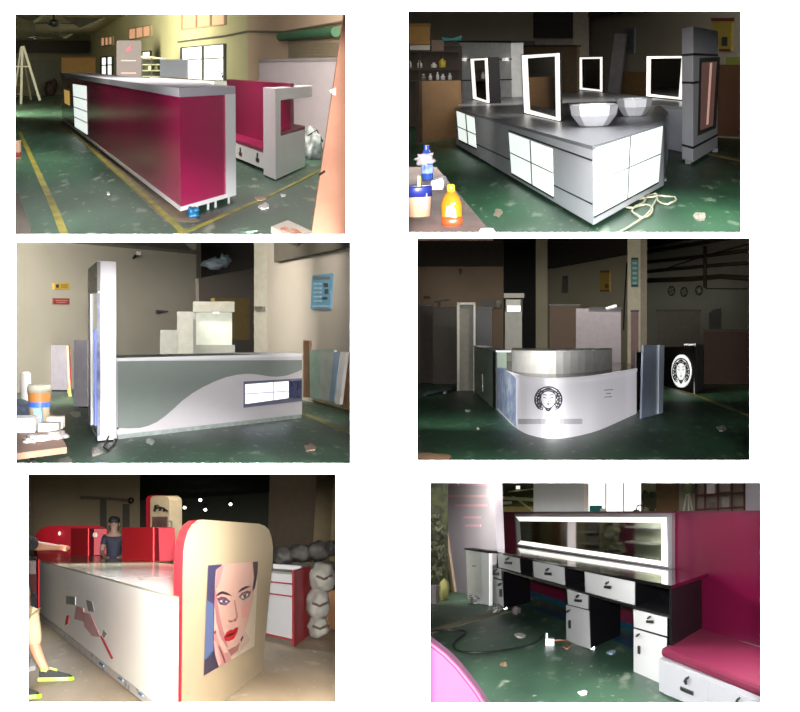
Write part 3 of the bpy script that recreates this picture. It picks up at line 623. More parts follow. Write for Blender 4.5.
# table with things, bottom left
tz = .75; P = [R.F(x, y, tz) for x, y in ((388, 167), (436.5, 167), (493, 234.6), (388, 234.6))]
T = Thing(R, 'work_table', 'stained pinkish work table in bottom left corner, top right view', 'table', V((P[0].x, P[0].y, 0)))
T.part('tabletop', MB().prism([p - V((0, 0, .03)) for p in P], (0, 0, .03)), mat('stained_tabletop', (108, 82, 72), .8, col2=(74, 53, 45), scale=5))
for p in (P[1] + V((-.1, -.2, 0)), P[2] + V((-.25, 1.4, 0))):
    zl = R.H(p, 235.4) if False else None
    lowz = (R.E + R.ray(R.px(V((p.x, p.y, .3)))[0], 234.2) * (p.y / R.ray(430, 234.2).y)).z
    if lowz < tz - .05: T.part('leg', MB().cube(V((p.x, p.y, lowz)), .06, .06, tz - .03 - lowz), M_dark)
def on(x, y): return R.F(x, y, tz)
c = on(427.5, 180); h = R.H(c, 145.5) - tz; s = c.y / FOC
T = Thing(R, 'water_bottle', 'blue plastic water bottle with white rag on work table', 'bottle', c)
T.part('body', MB().lathe(c, [(5.6 * s, 0), (6 * s, .02), (6 * s, h * .55), (5.2 * s, h * .62), (5.6 * s, h * .7), (2.4 * s, h * .9)], 16), mat('blue_bottle_plastic', (44, 74, 150), .15, var=.5, scale=9), smooth=True)
T.part('cap', MB().lathe(c + V((0, 0, h * .88)), [(3 * s, 0), (3 * s, h * .13)], 12), mat('blue_cap', (30, 50, 130), .4)); T.part('label', MB().lathe(c + V((0, 0, h * .2)), [(6.1 * s, 0), (6.1 * s, h * .25)], 16), mat('blue_white_label', (150, 170, 210), .5, col2=(50, 76, 150), scale=14))
single(R, 'rag', 'white crumpled rag draped round the blue water bottle', 'cloth', MB().blob(c + V((-.01, -.05, h * .62)), 9 * s, .08, 6 * s, 4, .8), mat('white_rag', (170, 160, 162), .9), smooth=True)
c = on(418.5, 216); h = R.H(c, 186) - tz; s = c.y / FOC; r = 14 * s
T = Thing(R, 'paint_bucket', 'beige paint bucket with dark blue rim on work table', 'bucket', c)
T.part('pail', MB().lathe(c, [(r * .86, 0), (r, h * .72), (r * 1.0, h), (r * .93, h), (r * .8, .03)], 24, 1), mat('beige_pail', (150, 118, 94), .6), smooth=True)
T.part('rim', MB().lathe(c + V((0, 0, h * .66)), [(r * 1.03, 0), (r * 1.05, h * .3), (r * 1.0, h * .36), (r * .94, h * .34)], 24), mat('navy_rim', (26, 34, 96), .4), smooth=True)
T.part('emblem', MB().lathe(c + V((r * .62, -r * .74, h * .26)), [(r * .14, 0), (r * .14, .02), (r * .2, .05), (r * .14, .09)], 10, .3), mat('blue_emblem', (70, 76, 120), .5))
single(R, 'brush', 'yellow handled brush standing in the beige paint bucket', 'brush', MB().prism([c + V((x * s, -.02, z)) for x, z in ((.2, h * .8), (3, h * .82), (3.2, h * 1.32), (.8, h * 1.34))], (0, .03, 0)), mat('yellow_handle', (230, 190, 40), .4))
c = on(452, 225.5); h = R.H(c, 184.5) - tz; s = c.y / FOC; r = 10.6 * s
T = Thing(R, 'soap_bottle', 'clear yellow and orange soap bottle with yellow cap on work table', 'bottle', c)
T.part('body', MB().lathe(c, [(r * .86, 0), (r, h * .08), (r, h * .5), (r * .8, h * .68), (r * .36, h * .84)], 20, .7), mat('yellow_soap_plastic', (132, 80, 18), .12, var=.3, scale=6), smooth=True)
T.part('liquid', MB().lathe(c, [(r * .88, .001), (r * 1.02, h * .08), (r * 1.015, h * .22)], 20, .72), mat('orange_liquid', (150, 46, 20), .3), smooth=True)
T.part('cap', MB().lathe(c + V((0, 0, h * .83)), [(r * .36, 0), (r * .38, h * .15), (r * .2, h * .18)], 14), mat('yellow_cap', (190, 150, 26), .5), smooth=True)
T.part('label', MB().prism([c + V((x * s, -r * .74, z * h)) for x, z in ((-5, .25), (5, .2), (4.5, .42), (1, .5), (-4, .48))], (0, .02, 0)), mat('soap_label', (160, 152, 156), .5, col2=(80, 44, 110), scale=22, lo=.4, hi=.5))
c = on(438, 190); s = c.y / FOC; single(R, 'paper_pack', 'white folded paper pack lying between water bottle and paint bucket', 'paper', MB().prism([c + V((x * s, 0, z * s)) for x, z in ((-7, -.0), (5, .3), (6.5, 8), (4.5, 12), (-7, 9))], (.0, .25, 0)), mat('pinkish_paper', (172, 162, 164), .8), bevel=.004)
c = on(487, 235.5); s = c.y / FOC; single(R, 'paper_cup', 'white round lid at bottom corner of the stained table', 'lid', MB().lathe(c, [(8 * s, 0), (8 * s, .02), (6 * s, .035)], 18), M_paper)
# floor things
mb = MB(); pts = []
for x, y in ((616, 236), (634, 226), (648, 216), (655, 204), (657, 196), (648, 198), (644, 204), (636, 208), (632, 214), (640, 219), (650, 217), (652, 210), (643, 207), (630, 210), (622, 207), (632, 202), (644, 200), (655, 199), (664, 198), (674, 199), (676, 203), (668, 206), (658, 203), (658, 196)): pts.append(R.F(x, y) + V((0, 0, .02)))
sm = []
for i in range(len(pts) - 1):
    for q in range(4):
        t = q / 4; p0 = pts[max(i - 1, 0)]; p1 = pts[i]; p2 = pts[i + 1]; p3 = pts[min(i + 2, len(pts) - 1)]
        sm.append(.5 * ((2 * p1) + (p2 - p0) * t + (2 * p0 - 5 * p1 + 4 * p2 - p3) * t * t + (3 * p1 - p0 - 3 * p2 + p3) * t ** 3) + V((0, 0, .006 * (i % 3))))
single(R, 'power_cable', 'pale cable coiled in loops on green floor before the lit end niche', 'cable', MB().tube(sm, .012, 6), mat('pale_cable', (176, 176, 150), .5), smooth=True)
scrap(R, 'rag_scrap', 'crumpled pale rag on the green floor at lower right, top right view', 'scrap', 699, 218, 15, 8, mat('grey_rag', (140, 136, 122), .9), 12, .02)
scrap(R, 'paper_scrap', 'small pale scrap on green floor right of the cable loops', 'scrap', 664, 180, 6, 3, M_paper, 14)
scrap(R, 'dust_patch', 'pale dusty scrap in the aisle between table and grey island', 'scrap', 498, 214, 9, 9, mat('dust_beige', (120, 112, 92), .9), 15, .004)
# ================================================================== middle left: grey and white wave counter with tall white column
R = R3
fc = Fr(R, (117, 439.5), (302, 418), (113, 428)); zt = 1.17
T = Thing(R, 'wave_counter', 'long white counter with a grey wave front and lit niche, middle left view', 'counter', fc.P(fc.La / 2, 0, 0))
T.part('body', MB().box(fc, 0, fc.La, .0, 3.2, .07, zt), mat('white_matt_panel', (206, 200, 204), .35, var=.02))
T.part('top', MB().box(fc, -.01, fc.La + .02, -.02, 3.25, zt, zt + .05), mat('matt_white_top', (224, 222, 222), .8, var=.02, spec=.1))
T.part('plinth', MB().box(fc, .02, fc.La - .02, .02, 3., 0, .07), mat('film_wrapped_plinth', (170, 180, 176), .3, var=.3, scale=10))
wave = [(117.5, 361), (117.5, 428), (128, 428.4), (140, 428), (148, 426), (157, 422), (166, 415.5), (174, 408.5), (182, 401), (192, 393.5), (203, 387), (215, 381.3), (226, 377.2), (236.5, 374.8), (246, 373.8), (254, 374), (262, 375.2), (270, 376.5), (278, 376.7), (286, 375.6), (293, 373.4), (299, 371), (302, 369.5), (302, 360)]
T.part('wave_panel', MB().plate(fc, wave, -.015, .01), mat('grey_green_panel', (130, 137, 132), .45, var=.04))
M_bl = mat('blue_grey_frame', (112, 112, 132), .3)
n = T.part('lit_niche', MB().plate(fc, [(243.6, 381.6), (302.3, 378.2), (302.3, 401), (243.6, 407.8)], -.03, .02), M_bl, label='lit niche in blue grey frame')
T.part('back_light', MB().plate(fc, [(245.3, 384.4), (288.6, 381.2), (288.6, 398), (245.3, 404)], -.04, -.03), mat('cool_lit_panel', (236, 240, 255), .4, emit=1.2, var=0), parent=n)
T.part('side_mirror', MB().plate(fc, [(289, 381.2), (301.5, 380.2), (301.5, 398.4), (289, 398)], -.04, -.03), mat('blue_mirror', (110, 122, 168), .1, metal=.6, var=.4, scale=9), parent=n)
T.part('shelf', MB().plate(fc, [(245.3, 393.6), (289, 390.6), (289, 391.4), (245.3, 394.5)], -.05, -.04), mat('glass_edge', (176, 182, 206), .3), parent=n)
T.part('divider', MB().plate(fc, [(273, 382), (273.8, 382), (273.8, 401), (273, 401)], -.05, -.04), MATS['glass_edge'], parent=n)
# tall column
fk = Fr(R, (97.8, 443), (116.6, 441.5), (88.4, 425.5)); zc = R.H(fk.O, 260.5)
T = Thing(R, 'tall_column', 'tall white column with grey header and glass side, middle left view', 'cabinet', fk.O)
T.part('body', MB().box(fk, 0, fk.La, .03, fk.Lb, .03, zc), mat('column_white', (222, 216, 220), .3, var=.02), bevel=.008)
fs = Fr(R, (97.8, 443), (88.4, 425.5), (116.6, 441.5))
T.part('header', MB().plate(fs, [(97.3, 261.5), (88, 269), (88, 292.5), (97.3, 291)], -.03, .03), mat('grey_header', (132, 128, 124), .35))
T.part('logo', MB().plate(fs, [(95.5, 272), (93, 274), (90.5, 279), (92, 280), (95.8, 277)], -.04, -.03), mat('pale_pink_logo', (206, 178, 172), .5), label='pale pink logo')
g = T.part('glass_door', MB().plate(fs, [(97, 293), (88.6, 294), (89.6, 422), (97.3, 436)], -.03, .03), mat('blue_tint_glass', (96, 100, 130), .1, var=.6, scale=5, col2=(150, 152, 164)))
T.part('door_frame', MB().plate(fs, [(90.2, 294), (88.4, 294.2), (89.2, 422), (90.8, 425)], -.06, -.03), M_white, parent=g); T.part('shelf_light', MB().plate(fs, [(94.5, 330), (93.6, 330), (94.2, 425), (95, 426)], -.05, -.03), mat('blue_light', (130, 146, 230), .3, emit=.5), parent=g)
single(R, 'power_cable', 'dark twin cable hanging from column corner onto the floor, middle left view', 'cable', MB().tube([fc.P(.02, -.05, R.H(fc.P(0, 0, 0), 428)), R.F(116, 437) + V((0, 0, .06)), R.F(114, 446) + V((0, 0, .03)), R.F(108, 452) + V((0, 0, .02)), R.F(104, 449) + V((0, 0, .03)), R.F(110, 440) + V((0, 0, .1)), fc.P(-.03, -.06, R.H(fc.P(0, 0, 0), 429))], .016), M_dark, smooth=True)
# white counters beyond
fb = Fr(R, (193, 392), (236, 391)); T = Thing(R, 'white_hutch', 'white hutch with lit recess behind the wave counter', 'cabinet', fb.P(.5, 0, 0))
M_hw = mat('hutch_white', (158, 156, 148), .7)
T.part('base', MB().rect(fb, 193, 345, 235, 391.5, 0, 1.2), M_hw); T.part('header', MB().rect(fb, 193, 301.5, 234.5, 312, -.1, 1.2), mat('hutch_header', (164, 160, 148), .7)); T.part('back_light', MB().rect(fb, 196, 312, 232, 345, .6, .7), mat('soft_lit_panel', (206, 208, 194), .4, emit=.3)); T.part('post', MB().rect(fb, 193, 312, 196, 345, 0, .3), M_hw)
T.part('spot_light', MB().rect(fb, 213, 311.5, 219, 313.5, 0, .3), M_led)
fb = Fr(R, (166, 395), (193, 394)); T = Thing(R, 'white_cabinet', 'plain white cabinet left of the white hutch, middle left view', 'cabinet', fb.P(.5, 0, 0)); T.part('body', MB().rect(fb, 177, 311.5, 193, 394, 0, 1), M_hw); T.part('side', MB().rect(fb, 160, 330, 177, 394.5, -.1, 1), mat('off_white_side', (140, 138, 132), .7))
single(R, 'ceiling_hook', 'dark bracket arm projecting beside white cabinet, middle left view', 'bracket', MB().tube([fb.P(*fb.ox(157, 312)[:1], 0, fb.ox(157, 312)[1]), fb.P(*fb.ox(168, 311.5)[:1], 0, fb.ox(168, 311.5)[1])], [.06, .02]), M_dark)
# building
M_w3 = mat('grey_plaster', (176, 168, 152), .9, var=.06, scale=1)
w1 = Fr(R, (10, 394), (196, 381))
mb = MB(); mb.plate(w1, [(-60, 232), (70, 243), (196.5, 254.3), (195.5, 381), (-60, 398)], 0, .3); struct(R, 'wall_left', mb, M_w3)
mb = MB().rect(w1, 196.4, 232, 201, 380.5, .1, .5); struct(R, 'light_stop_10', mb, mat('dim_post', (120, 112, 98), .9))
w2 = wall(R, 'wall_right', (266, 393), (395, 418), 4.3, 4.3, mat('warm_grey_plaster', (170, 158, 146), .9, var=.06, scale=1))
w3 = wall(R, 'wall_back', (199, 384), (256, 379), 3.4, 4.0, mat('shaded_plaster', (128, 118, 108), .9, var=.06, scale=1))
M_dk3 = mat('dark_soffit', (64, 58, 54), .9)
w4 = Fr(R, (170, 376), (330, 374)); mb = MB().rect(w4, 150, 230, 400, 300, 3, 3.2); struct(R, 'wall_rear', mb, M_dk3)
fp = Fr(R, (254, 390.5), (275, 392.8)); mb = MB().rect(fp, 254, 234, 275.5, 392, -.3, .6); struct(R, 'light_stop_11', mb, mat('pillar_plaster', (172, 164, 150), .9))
mb = MB(); mb.plate(w2, [(274, 234), (360, 228), (360, 244.5), (274, 262.3)], -.15, 0); struct(R, 'light_stop_12', mb, mat('dark_beam', (84, 76, 66), .9))
mb = MB(); a = w1.P(*w1.ox(70, 243)[:1], 0, w1.ox(70, 243)[1]); b = w1.P(*w1.ox(197, 254.4)[:1], 0, w1.ox(197, 254.4)[1]); mb.prism([a, b, b + V((0, 4, 1.2)), a + V((-12, 4, 1.2))], (0, 0, .1)); struct(R, 'ceiling', mb, mat('dim_ceiling', (112, 106, 94), .9))
single(R, 'tarpaulin', 'pale blue sheet bundled on the dark ledge high above hutch', 'sheet', MB().blob(R.D(214, 264, 50), .35, .5, .2, 7, .6).blob(R.D(224, 261, 50), .2, .4, .22, 8, .6), mat('pale_blue_sheet', (110, 122, 132), .7), smooth=True)
M_frm = mat('olive_frame_board', (150, 126, 76), .8)
single(R, 'wood_board', 'yellowish board propped behind the white hutch', 'board', MB().rect(w3, 215, 298, 250, 340, -.6, -.45), M_frm)
single(R, 'switch_box', 'small dark switch box on wall pillar, middle left view', 'switch', MB().rect(fp, 254.5, 306.5, 262, 310.5, -.4, -.3), mat('dull_switch', (84, 80, 70), .6))
# posters and signs
M_lb = mat('pale_blue_print', (150, 178, 190), .7); M_pb = mat('poster_blue', (92, 138, 164), .7)
sign(R, w2, [(312, 275.5), (331.5, 273), (329.5, 309), (310.5, 309.3)], M_pb, 'blue notice poster with dark figures on the right wall, middle left view', 'poster', [(313.5, 276.4, 330, 279.5, M_gp)] + [(313.5, 283 + 4.3 * k, 321, 284.6 + 4.3 * k, M_lb) for k in range(5)] + [(323.5, 283, 327.5, 287, M_dp), (324.5, 289, 328, 294, M_dp), (322, 297, 327, 299.5, M_dp), (312.5, 305.5, 328, 307, M_lb)])
sign(R, w1, [(54, 283), (69.5, 282.6), (70, 288.8), (54.2, 289.2)], mat('warning_yellow', (206, 170, 70), .6), 'yellow warning sign on the left wall, middle left view', 'sign', [(56.3, 284.3, 59, 287.7, M_dp), (61, 284.6, 68, 285.6, mat('brown_print', (140, 104, 40), .6)), (61, 286.6, 68, 287.6, MATS['brown_print'])])
sign(R, w1, [(54, 298.2), (69.6, 298.4), (69.6, 304.4), (54, 304)], mat('sign_red', (140, 60, 56), .6), 'red notice sign below the yellow sign, middle left view', 'sign', [(56, 300, 67.5, 301, mat('pale_red_print', (196, 130, 120), .6)), (57, 302, 66, 302.8, MATS['pale_red_print'])])
T = Thing(R, 'security_camera', 'small grey camera bracket high on left wall beyond the column', 'camera', w1.P(*w1.ox(128, 255)[:1], -.3, w1.ox(128, 255)[1]))
p = T.base; T.part('arm', MB().tube([p + V((-.1, 0, -.1)), p + V((.05, .3, .1))], .04), M_dark); T.part('housing', MB().cube(p + V((.05, -.1, -.02)), .16, .3, .12), mat('grey_plastic', (120, 118, 112), .5))
T = Thing(R, 'wall_lamp', 'dark round lamp on arm at left of column', 'lamp', w1.P(*w1.ox(77, 308.5)[:1], -.5, w1.ox(77, 308.5)[1])); p = T.base
T.part('arm', MB().tube([p, p + V((.35, .1, 0))], .02), M_dark); T.part('head', MB().blob(p, .09, .1, .09, 2, .1), M_dark, smooth=True)
# left background things
M_pk3 = mat('dark_brown_cabinet', (84, 58, 52), .6)
fb = Fr(R, (10, 392), (48, 390)); T = Thing(R, 'brown_cabinet', 'dark brown cabinet at left edge behind work table, middle left view', 'cabinet', fb.P(.3, 0, 0)); T.part('body', MB().rect(fb, -20, 304, 36, 392, -.2, .8), M_pk3); T.part('red_box', MB().rect(fb, 29, 308.5, 39, 330, -.3, .1), mat('dull_red_box', (130, 62, 56), .7)); T.part('lower_body', MB().rect(fb, -20, 330, 47, 392, -.22, .7), mat('dark_brown_low', (70, 50, 46), .6))
M_lav = mat('lavender_white_board', (190, 184, 196), .5)
fb = Fr(R, (47, 391), (68, 391.5)); T = Thing(R, 'white_board', 'lavender white board standing before brown cabinet, middle left view', 'board', fb.P(.3, 0, 0)); T.part('sheet', MB().rect(fb, 47, 345, 67.5, 391, 0, .1), M_lav); T.part('foot', MB().rect(fb, 46.5, 390, 68, 393, -.1, .2), M_dark)
c = R.F(69.5, 396.5); T = Thing(R, 'striped_pole', 'red and cream striped pole leaning beside white board', 'pole', c); T.part('pole', MB().tube([c + V((.0, 0, 0)), V((c.x - .05, c.y, R.H(c, 346)))], .035), mat('cream_pole', (214, 190, 160), .5)); T.part('stripe', MB().tube([c + V((.045, -.03, .15)), V((c.x - .0, c.y - .03, R.H(c, 346)))], .018), mat('stripe_red', (160, 50, 46), .5)); T.part('tip', MB().tube([c + V((.02, -.02, 0)), c + V((-.02, -.02, .2))], .05), mat('tip_yellow', (220, 196, 120), .5))
fb = Fr(R, (74, 407), (88, 408)); T = Thing(R, 'white_board', 'narrow white panel just left of tall column', 'panel', fb.P(.2, 0, 0)); T.part('sheet', MB().rect(fb, 74, 340, 87.5, 406.5, 0, .15), mat('panel_white', (206, 198, 206), .5)); T.part('foot', MB().rect(fb, 75, 406, 87, 408, .02, .1), M_dark)
# leaning boards right
for k, (q, c, d, lab) in enumerate(((([(303.2, 340), (309, 341), (310, 398), (303.2, 397)]), (120, 82, 52), -.3, 'dark brown board leftmost among boards leaning at right wall'), ([(309.5, 350), (320, 351), (320, 399), (310, 398)], (156, 178, 164), -.5, 'pale green glass board beside dark brown board'), ([(320, 349), (334, 350), (331, 400), (320, 399)], (176, 180, 172), -.6, 'pale grey white board in middle of leaning boards'), ([(340, 352), (334, 352), (329, 400.5), (334, 402)], (130, 150, 168), -.9, 'narrow blue patterned board tilted left'), ([(346, 352), (340.5, 352), (335, 404), (339.5, 404.5)], (206, 198, 190), -1.1, 'narrow white board tilted in front of brown one'), ([(342, 352), (362, 352), (362, 412), (340, 407)], (124, 88, 56), -.7, 'brown board at the right edge of middle left view'))):
    T = Thing(R, 'leaning_board', lab, 'board', w2.P(*w2.ox(q[3][0], q[3][1], d)[:1], d, 0), 'boards leaning at right wall'); T.part('sheet', MB().plate(w2, q, d, d + .06), mat('lean_board_%s' % 'abcdef'[k], c, .6, var=.25, scale=3))
single(R, 'floor_line', 'pale yellow floor line right of wave counter', 'floor marking', floor_line(R, [(300, 412.5), (380, 444)], .16), mat('faded_yellow', (140, 136, 84), .7))
single(R, 'timber_strip', 'pale timber strip along the foot of the leaning boards', 'timber', MB().tube([R.F(304, 399.5) + V((0, 0, .05)), R.F(372, 418) + V((0, 0, .05))], .05, 4), mat('pale_timber', (140, 130, 96), .8))
# table bottom-left
tz = .75; P = [R.F(x, y, tz) for x, y in ((-20, 414), (51, 413), (66.8, 447), (17, 453.2), (-20, 457))]
T = Thing(R, 'work_table', 'plywood work table cluttered with paint tins at left, middle left view', 'table', V((P[0].x + .3, P[0].y - 1, 0)))
T.part('tabletop', MB().prism([p - V((0, 0, .045)) for p in P], (0, 0, .045)), mat('pink_plywood', (136, 102, 84), .8, var=.15))
for p in (P[1] + V((-.15, -.4, 0)),):
    lowz = (R.E + R.ray(40, 466) * (p.y / R.ray(40, 466).y)).z
    if lowz < tz - .1: T.part('leg', MB().cube(V((p.x, p.y, lowz)), .05, .05, tz - .05 - lowz), M_dark)
on = lambda x, y: R.F(x, y, tz)
c = on(39.5, 421); h = R.H(c, 384.5) - tz; s = c.y / FOC; r = 11 * s
T = Thing(R, 'paint_pail', 'large cream paint pail with orange and blue label on plywood table', 'bucket', c)
T.part('pail', MB().lathe(c, [(r * .84, 0), (r * .98, h * .8)], 22), mat('cream_pail', (150, 134, 110), .6), smooth=True); T.part('lid', MB().lathe(c + V((0, 0, h * .78)), [(r * 1.04, 0), (r * 1.06, h * .16), (r * .98, h * .22)], 22), mat('lid_cream', (140, 138, 122), .6), smooth=True)
T.part('label', MB().lathe(c + V((0, 0, h * .52)), [(r * .955, 0), (r * .995, h * .26)], 22), mat('label_orange', (150, 94, 36), .6)); T.part('stripe', MB().lathe(c + V((0, 0, h * .38)), [(r * .93, 0), (r * .965, h * .14)], 22), mat('label_blue', (40, 84, 170), .5)); 
c = on(26, 414); h = R.H(c, 373) - tz; s = c.y / FOC
T = Thing(R, 'white_canister', 'white cylindrical canister at left edge behind paint pail', 'canister', c); T.part('body', MB().lathe(c, [(5 * s, 0), (5 * s, h * .93), (4.4 * s, h)], 16), mat('canister_white', (164, 162, 160), .7), smooth=True); T.part('cap', MB().lathe(c + V((0, 0, h)), [(3 * s, 0), (3 * s, .01)], 12), M_white)
c = on(20, 420); s = c.y / FOC; single(R, 'dark_cloth', 'dark blue cloth bundle at left edge beside paint pail', 'cloth', MB().blob(c + V((0, 0, 9 * s)), 11 * s, .2, 10 * s, 5, .5), mat('dark_blue_cloth', (54, 62, 76), .9), smooth=True)
c = on(24, 431); s = c.y / FOC; single(R, 'white_block', 'bright white foam block at the left edge of plywood table', 'block', MB().cube(c, 26 * s, .5, 14 * s), mat('white_foam', (206, 206, 206), .9), bevel=.01)
c = on(38.5, 427); s = c.y / FOC; T = Thing(R, 'blue_pack', 'light blue pack with green mark leaning at paint pail', 'pack', c); T.part('pack', MB().prism([c + V((x * s, 0, z * s)) for x, z in ((-3, 0), (4.5, 0), (2.5, 19), (-5, 18))], (0, .1, 0)), mat('light_blue_pack', (92, 136, 158), .6)); T.part('mark', MB().prism([c + V((x * s, -.01, z * s)) for x, z in ((-1.5, 1), (1, 1), (.6, 6), (-2, 6))], (0, .01, 0)), mat('green_mark', (60, 160, 80), .6)); T.part('panel', MB().prism([c + V((x * s, -.01, z * s)) for x, z in ((2, 1), (4.2, 1), (3.6, 8), (1.6, 8))], (0, .01, 0)), mat('blue_mark', (60, 90, 190), .6))
c = on(50, 430.5); s = c.y / FOC; T = Thing(R, 'small_carton', 'small pale open carton on plywood table right of pail', 'box', c); T.part('box', MB().cube(c, 19 * s, .35, 8 * s), mat('pale_carton_b', (156, 148, 138), .8)); T.part('inner_box', MB().cube(c + V((2 * s, .4, 0)), 15 * s, .3, 11 * s), mat('pale_carton_c', (190, 180, 166), .7))
mb = MB(); c = on(44, 440); s = c.y / FOC; mb.blob(c + V((-4 * s, 0, 3 * s)), 11 * s, .28, 3.2 * s, 3, .8).blob(c + V((9 * s, .15, 3 * s)), 11 * s, .25, 3.4 * s, 9, .8).blob(c + V((-10 * s, -.2, 2 * s)), 7 * s, .2, 2.4 * s, 12, .8)
single(R, 'crumpled_rag', 'crumpled whitish rag on the front of plywood table', 'cloth', mb, mat('whitish_rag', (160, 150, 146), .9), smooth=True)
scrap(R, 'paper_scrap', 'pale paper scrap on the floor before narrow white panel', 'scrap', 76, 414.5, 12, 6, M_paper, 21)
scrap(R, 'plastic_scrap', 'crumpled clear plastic on floor at foot of tall column', 'scrap', 96, 453.5, 12, 7, mat('grey_film', (180, 172, 164), .4), 22, .03)
scrap(R, 'plastic_scrap', 'pale plastic scrap on floor before wave counter base', 'scrap', 150, 442.5, 8, 5, mat('green_white_film', (178, 190, 180), .4), 23, .03)
scrap(R, 'paper_scrap', 'pinkish scrap on the floor at lower right, middle left view', 'scrap', 310, 448, 12, 8, mat('pink_scrap', (176, 150, 134), .8), 24)
scrap(R, 'plastic_scrap', 'pale film scrap at bottom edge below plywood table', 'scrap', 66, 461, 14, 6, mat('grey_film_b', (150, 148, 140), .4), 25)
# ================================================================== middle right: curved white reception desk with a face logo
R = R4
cb = [(496.5, 408.2), (500.5, 413), (505.4, 418), (511, 424), (518, 429.2), (527, 434), (540.8, 437.6), (550, 438.5), (558.5, 438.6), (570, 437.4), (585, 434.2), (600, 429.8), (618, 422), (636.5, 413.5)]
cp = [R.F(x, y) for x, y in cb]
def cspl(pts, n=4):
    o = []
    for i in range(len(pts) - 1):
        p0 = pts[max(i - 1, 0)]; p1 = pts[i]; p2 = pts[i + 1]; p3 = pts[min(i + 2, len(pts) - 1)]
        for q in range(n):
            t = q / n; o.append(.5 * ((2 * p1) + (p2 - p0) * t + (2 * p0 - 5 * p1 + 4 * p2 - p3) * t * t + (3 * p1 - p0 - 3 * p2 + p3) * t ** 3))
    return o + [pts[-1]]
cv = cspl(cp); zt = R.H(R.F(558.5, 438.6), 378)
def chit(x, y, off=.012):
    r = R.ray(x, y)
    for a, b in zip(cv, cv[1:]):
        e = b - a; n = V((e.y, -e.x, 0)).normalized()
        if n.y > 0: n = -n
        t = (a + n * off - R.E).dot(n) / r.dot(n); p = R.E + r * t; u = (p - a).dot(e) / e.length_squared
        if -.02 <= u <= 1.02: return p
    return R.E + r * (cp[7].y / r.y)
T = Thing(R, 'reception_desk', 'curved white reception desk with round face logo, middle right view', 'desk', V((cp[8].x, cp[8].y, 0)))
bk = [R.F(637, 399), R.F(600, 391), R.F(540, 389), R.F(502, 393)]
foot = cv + bk
T.part('body', MB().prism([V((p.x, p.y, .0)) for p in foot], (0, 0, zt - .05)), mat('white_curved_panel', (230, 226, 232), .9, var=.02, emit=.4, spec=.05), smooth=False)  # faint glow added to the panel to make it brighter
T.part('worktop', MB().prism([V((p.x, p.y, zt - .05)) for p in foot], (0, 0, .03)), mat('dark_worktop', (34, 32, 34), .15, var=.4, scale=3))
mb = MB()
vs = []
for i, a in enumerate(cv):
    t = (cv[min(i + 1, len(cv) - 1)] - cv[max(i - 1, 0)]).normalized(); o = V((t.y, -t.x, 0)) * .015; n = V((0, .25, 0))
    vs += [a + o + V((0, 0, zt - .06)), a + n + V((0, 0, zt - .06)), a + n + V((0, 0, zt)), a + o + V((0, 0, zt))]
mb.add(vs, [(i * 4 + k, i * 4 + (k + 1) % 4, i * 4 + 4 + (k + 1) % 4, i * 4 + 4 + k) for i in range(len(cv) - 1) for k in range(4)] + [(3, 2, 1, 0), (len(vs) - 4, len(vs) - 3, len(vs) - 2, len(vs) - 1)])
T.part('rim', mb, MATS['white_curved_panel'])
up = cspl([R.F(x, y, zt - .02) for x, y in ((512, 371), (530, 373.2), (556, 374), (585, 372.6), (612, 369))]) + [R.F(x, y, zt - .02) for x, y in ((612, 364), (556, 366), (512, 364))]
T.part('upper_tier', MB().prism(up, (0, 0, .42)), mat('soft_white_tier', (226, 224, 218), .7))
film = [(496.8, 367), (505, 368.5), (512, 374), (515, 385), (516, 405), (517, 428), (511, 424), (505, 417.5), (499, 411)]
mb = MB(); fr_ = [(496.8 + i * 2.9, 0) for i in range(8)]
for i in range(7):
    x0, x1 = 497 + i * 2.7, 499.7 + i * 2.7; lo = lambda x: 408.7 + (x - 497) * 1.02 - 1; hi = lambda x: 367.5 + max(0, (x - 503)) * .8
    mb.poly([chit(x0, lo(x0), .02), chit(x1, lo(x1), .02), chit(x1, hi(x1), .02), chit(x0, hi(x0), .02)])
T.part('plastic_film', mb, mat('bluish_film', (150, 168, 206), .6, var=.5, scale=5, col2=(214, 220, 232), lo=.4, hi=.6, emit=.2), label='bluish plastic film on the left curve')  # film carries a faint added glow as well
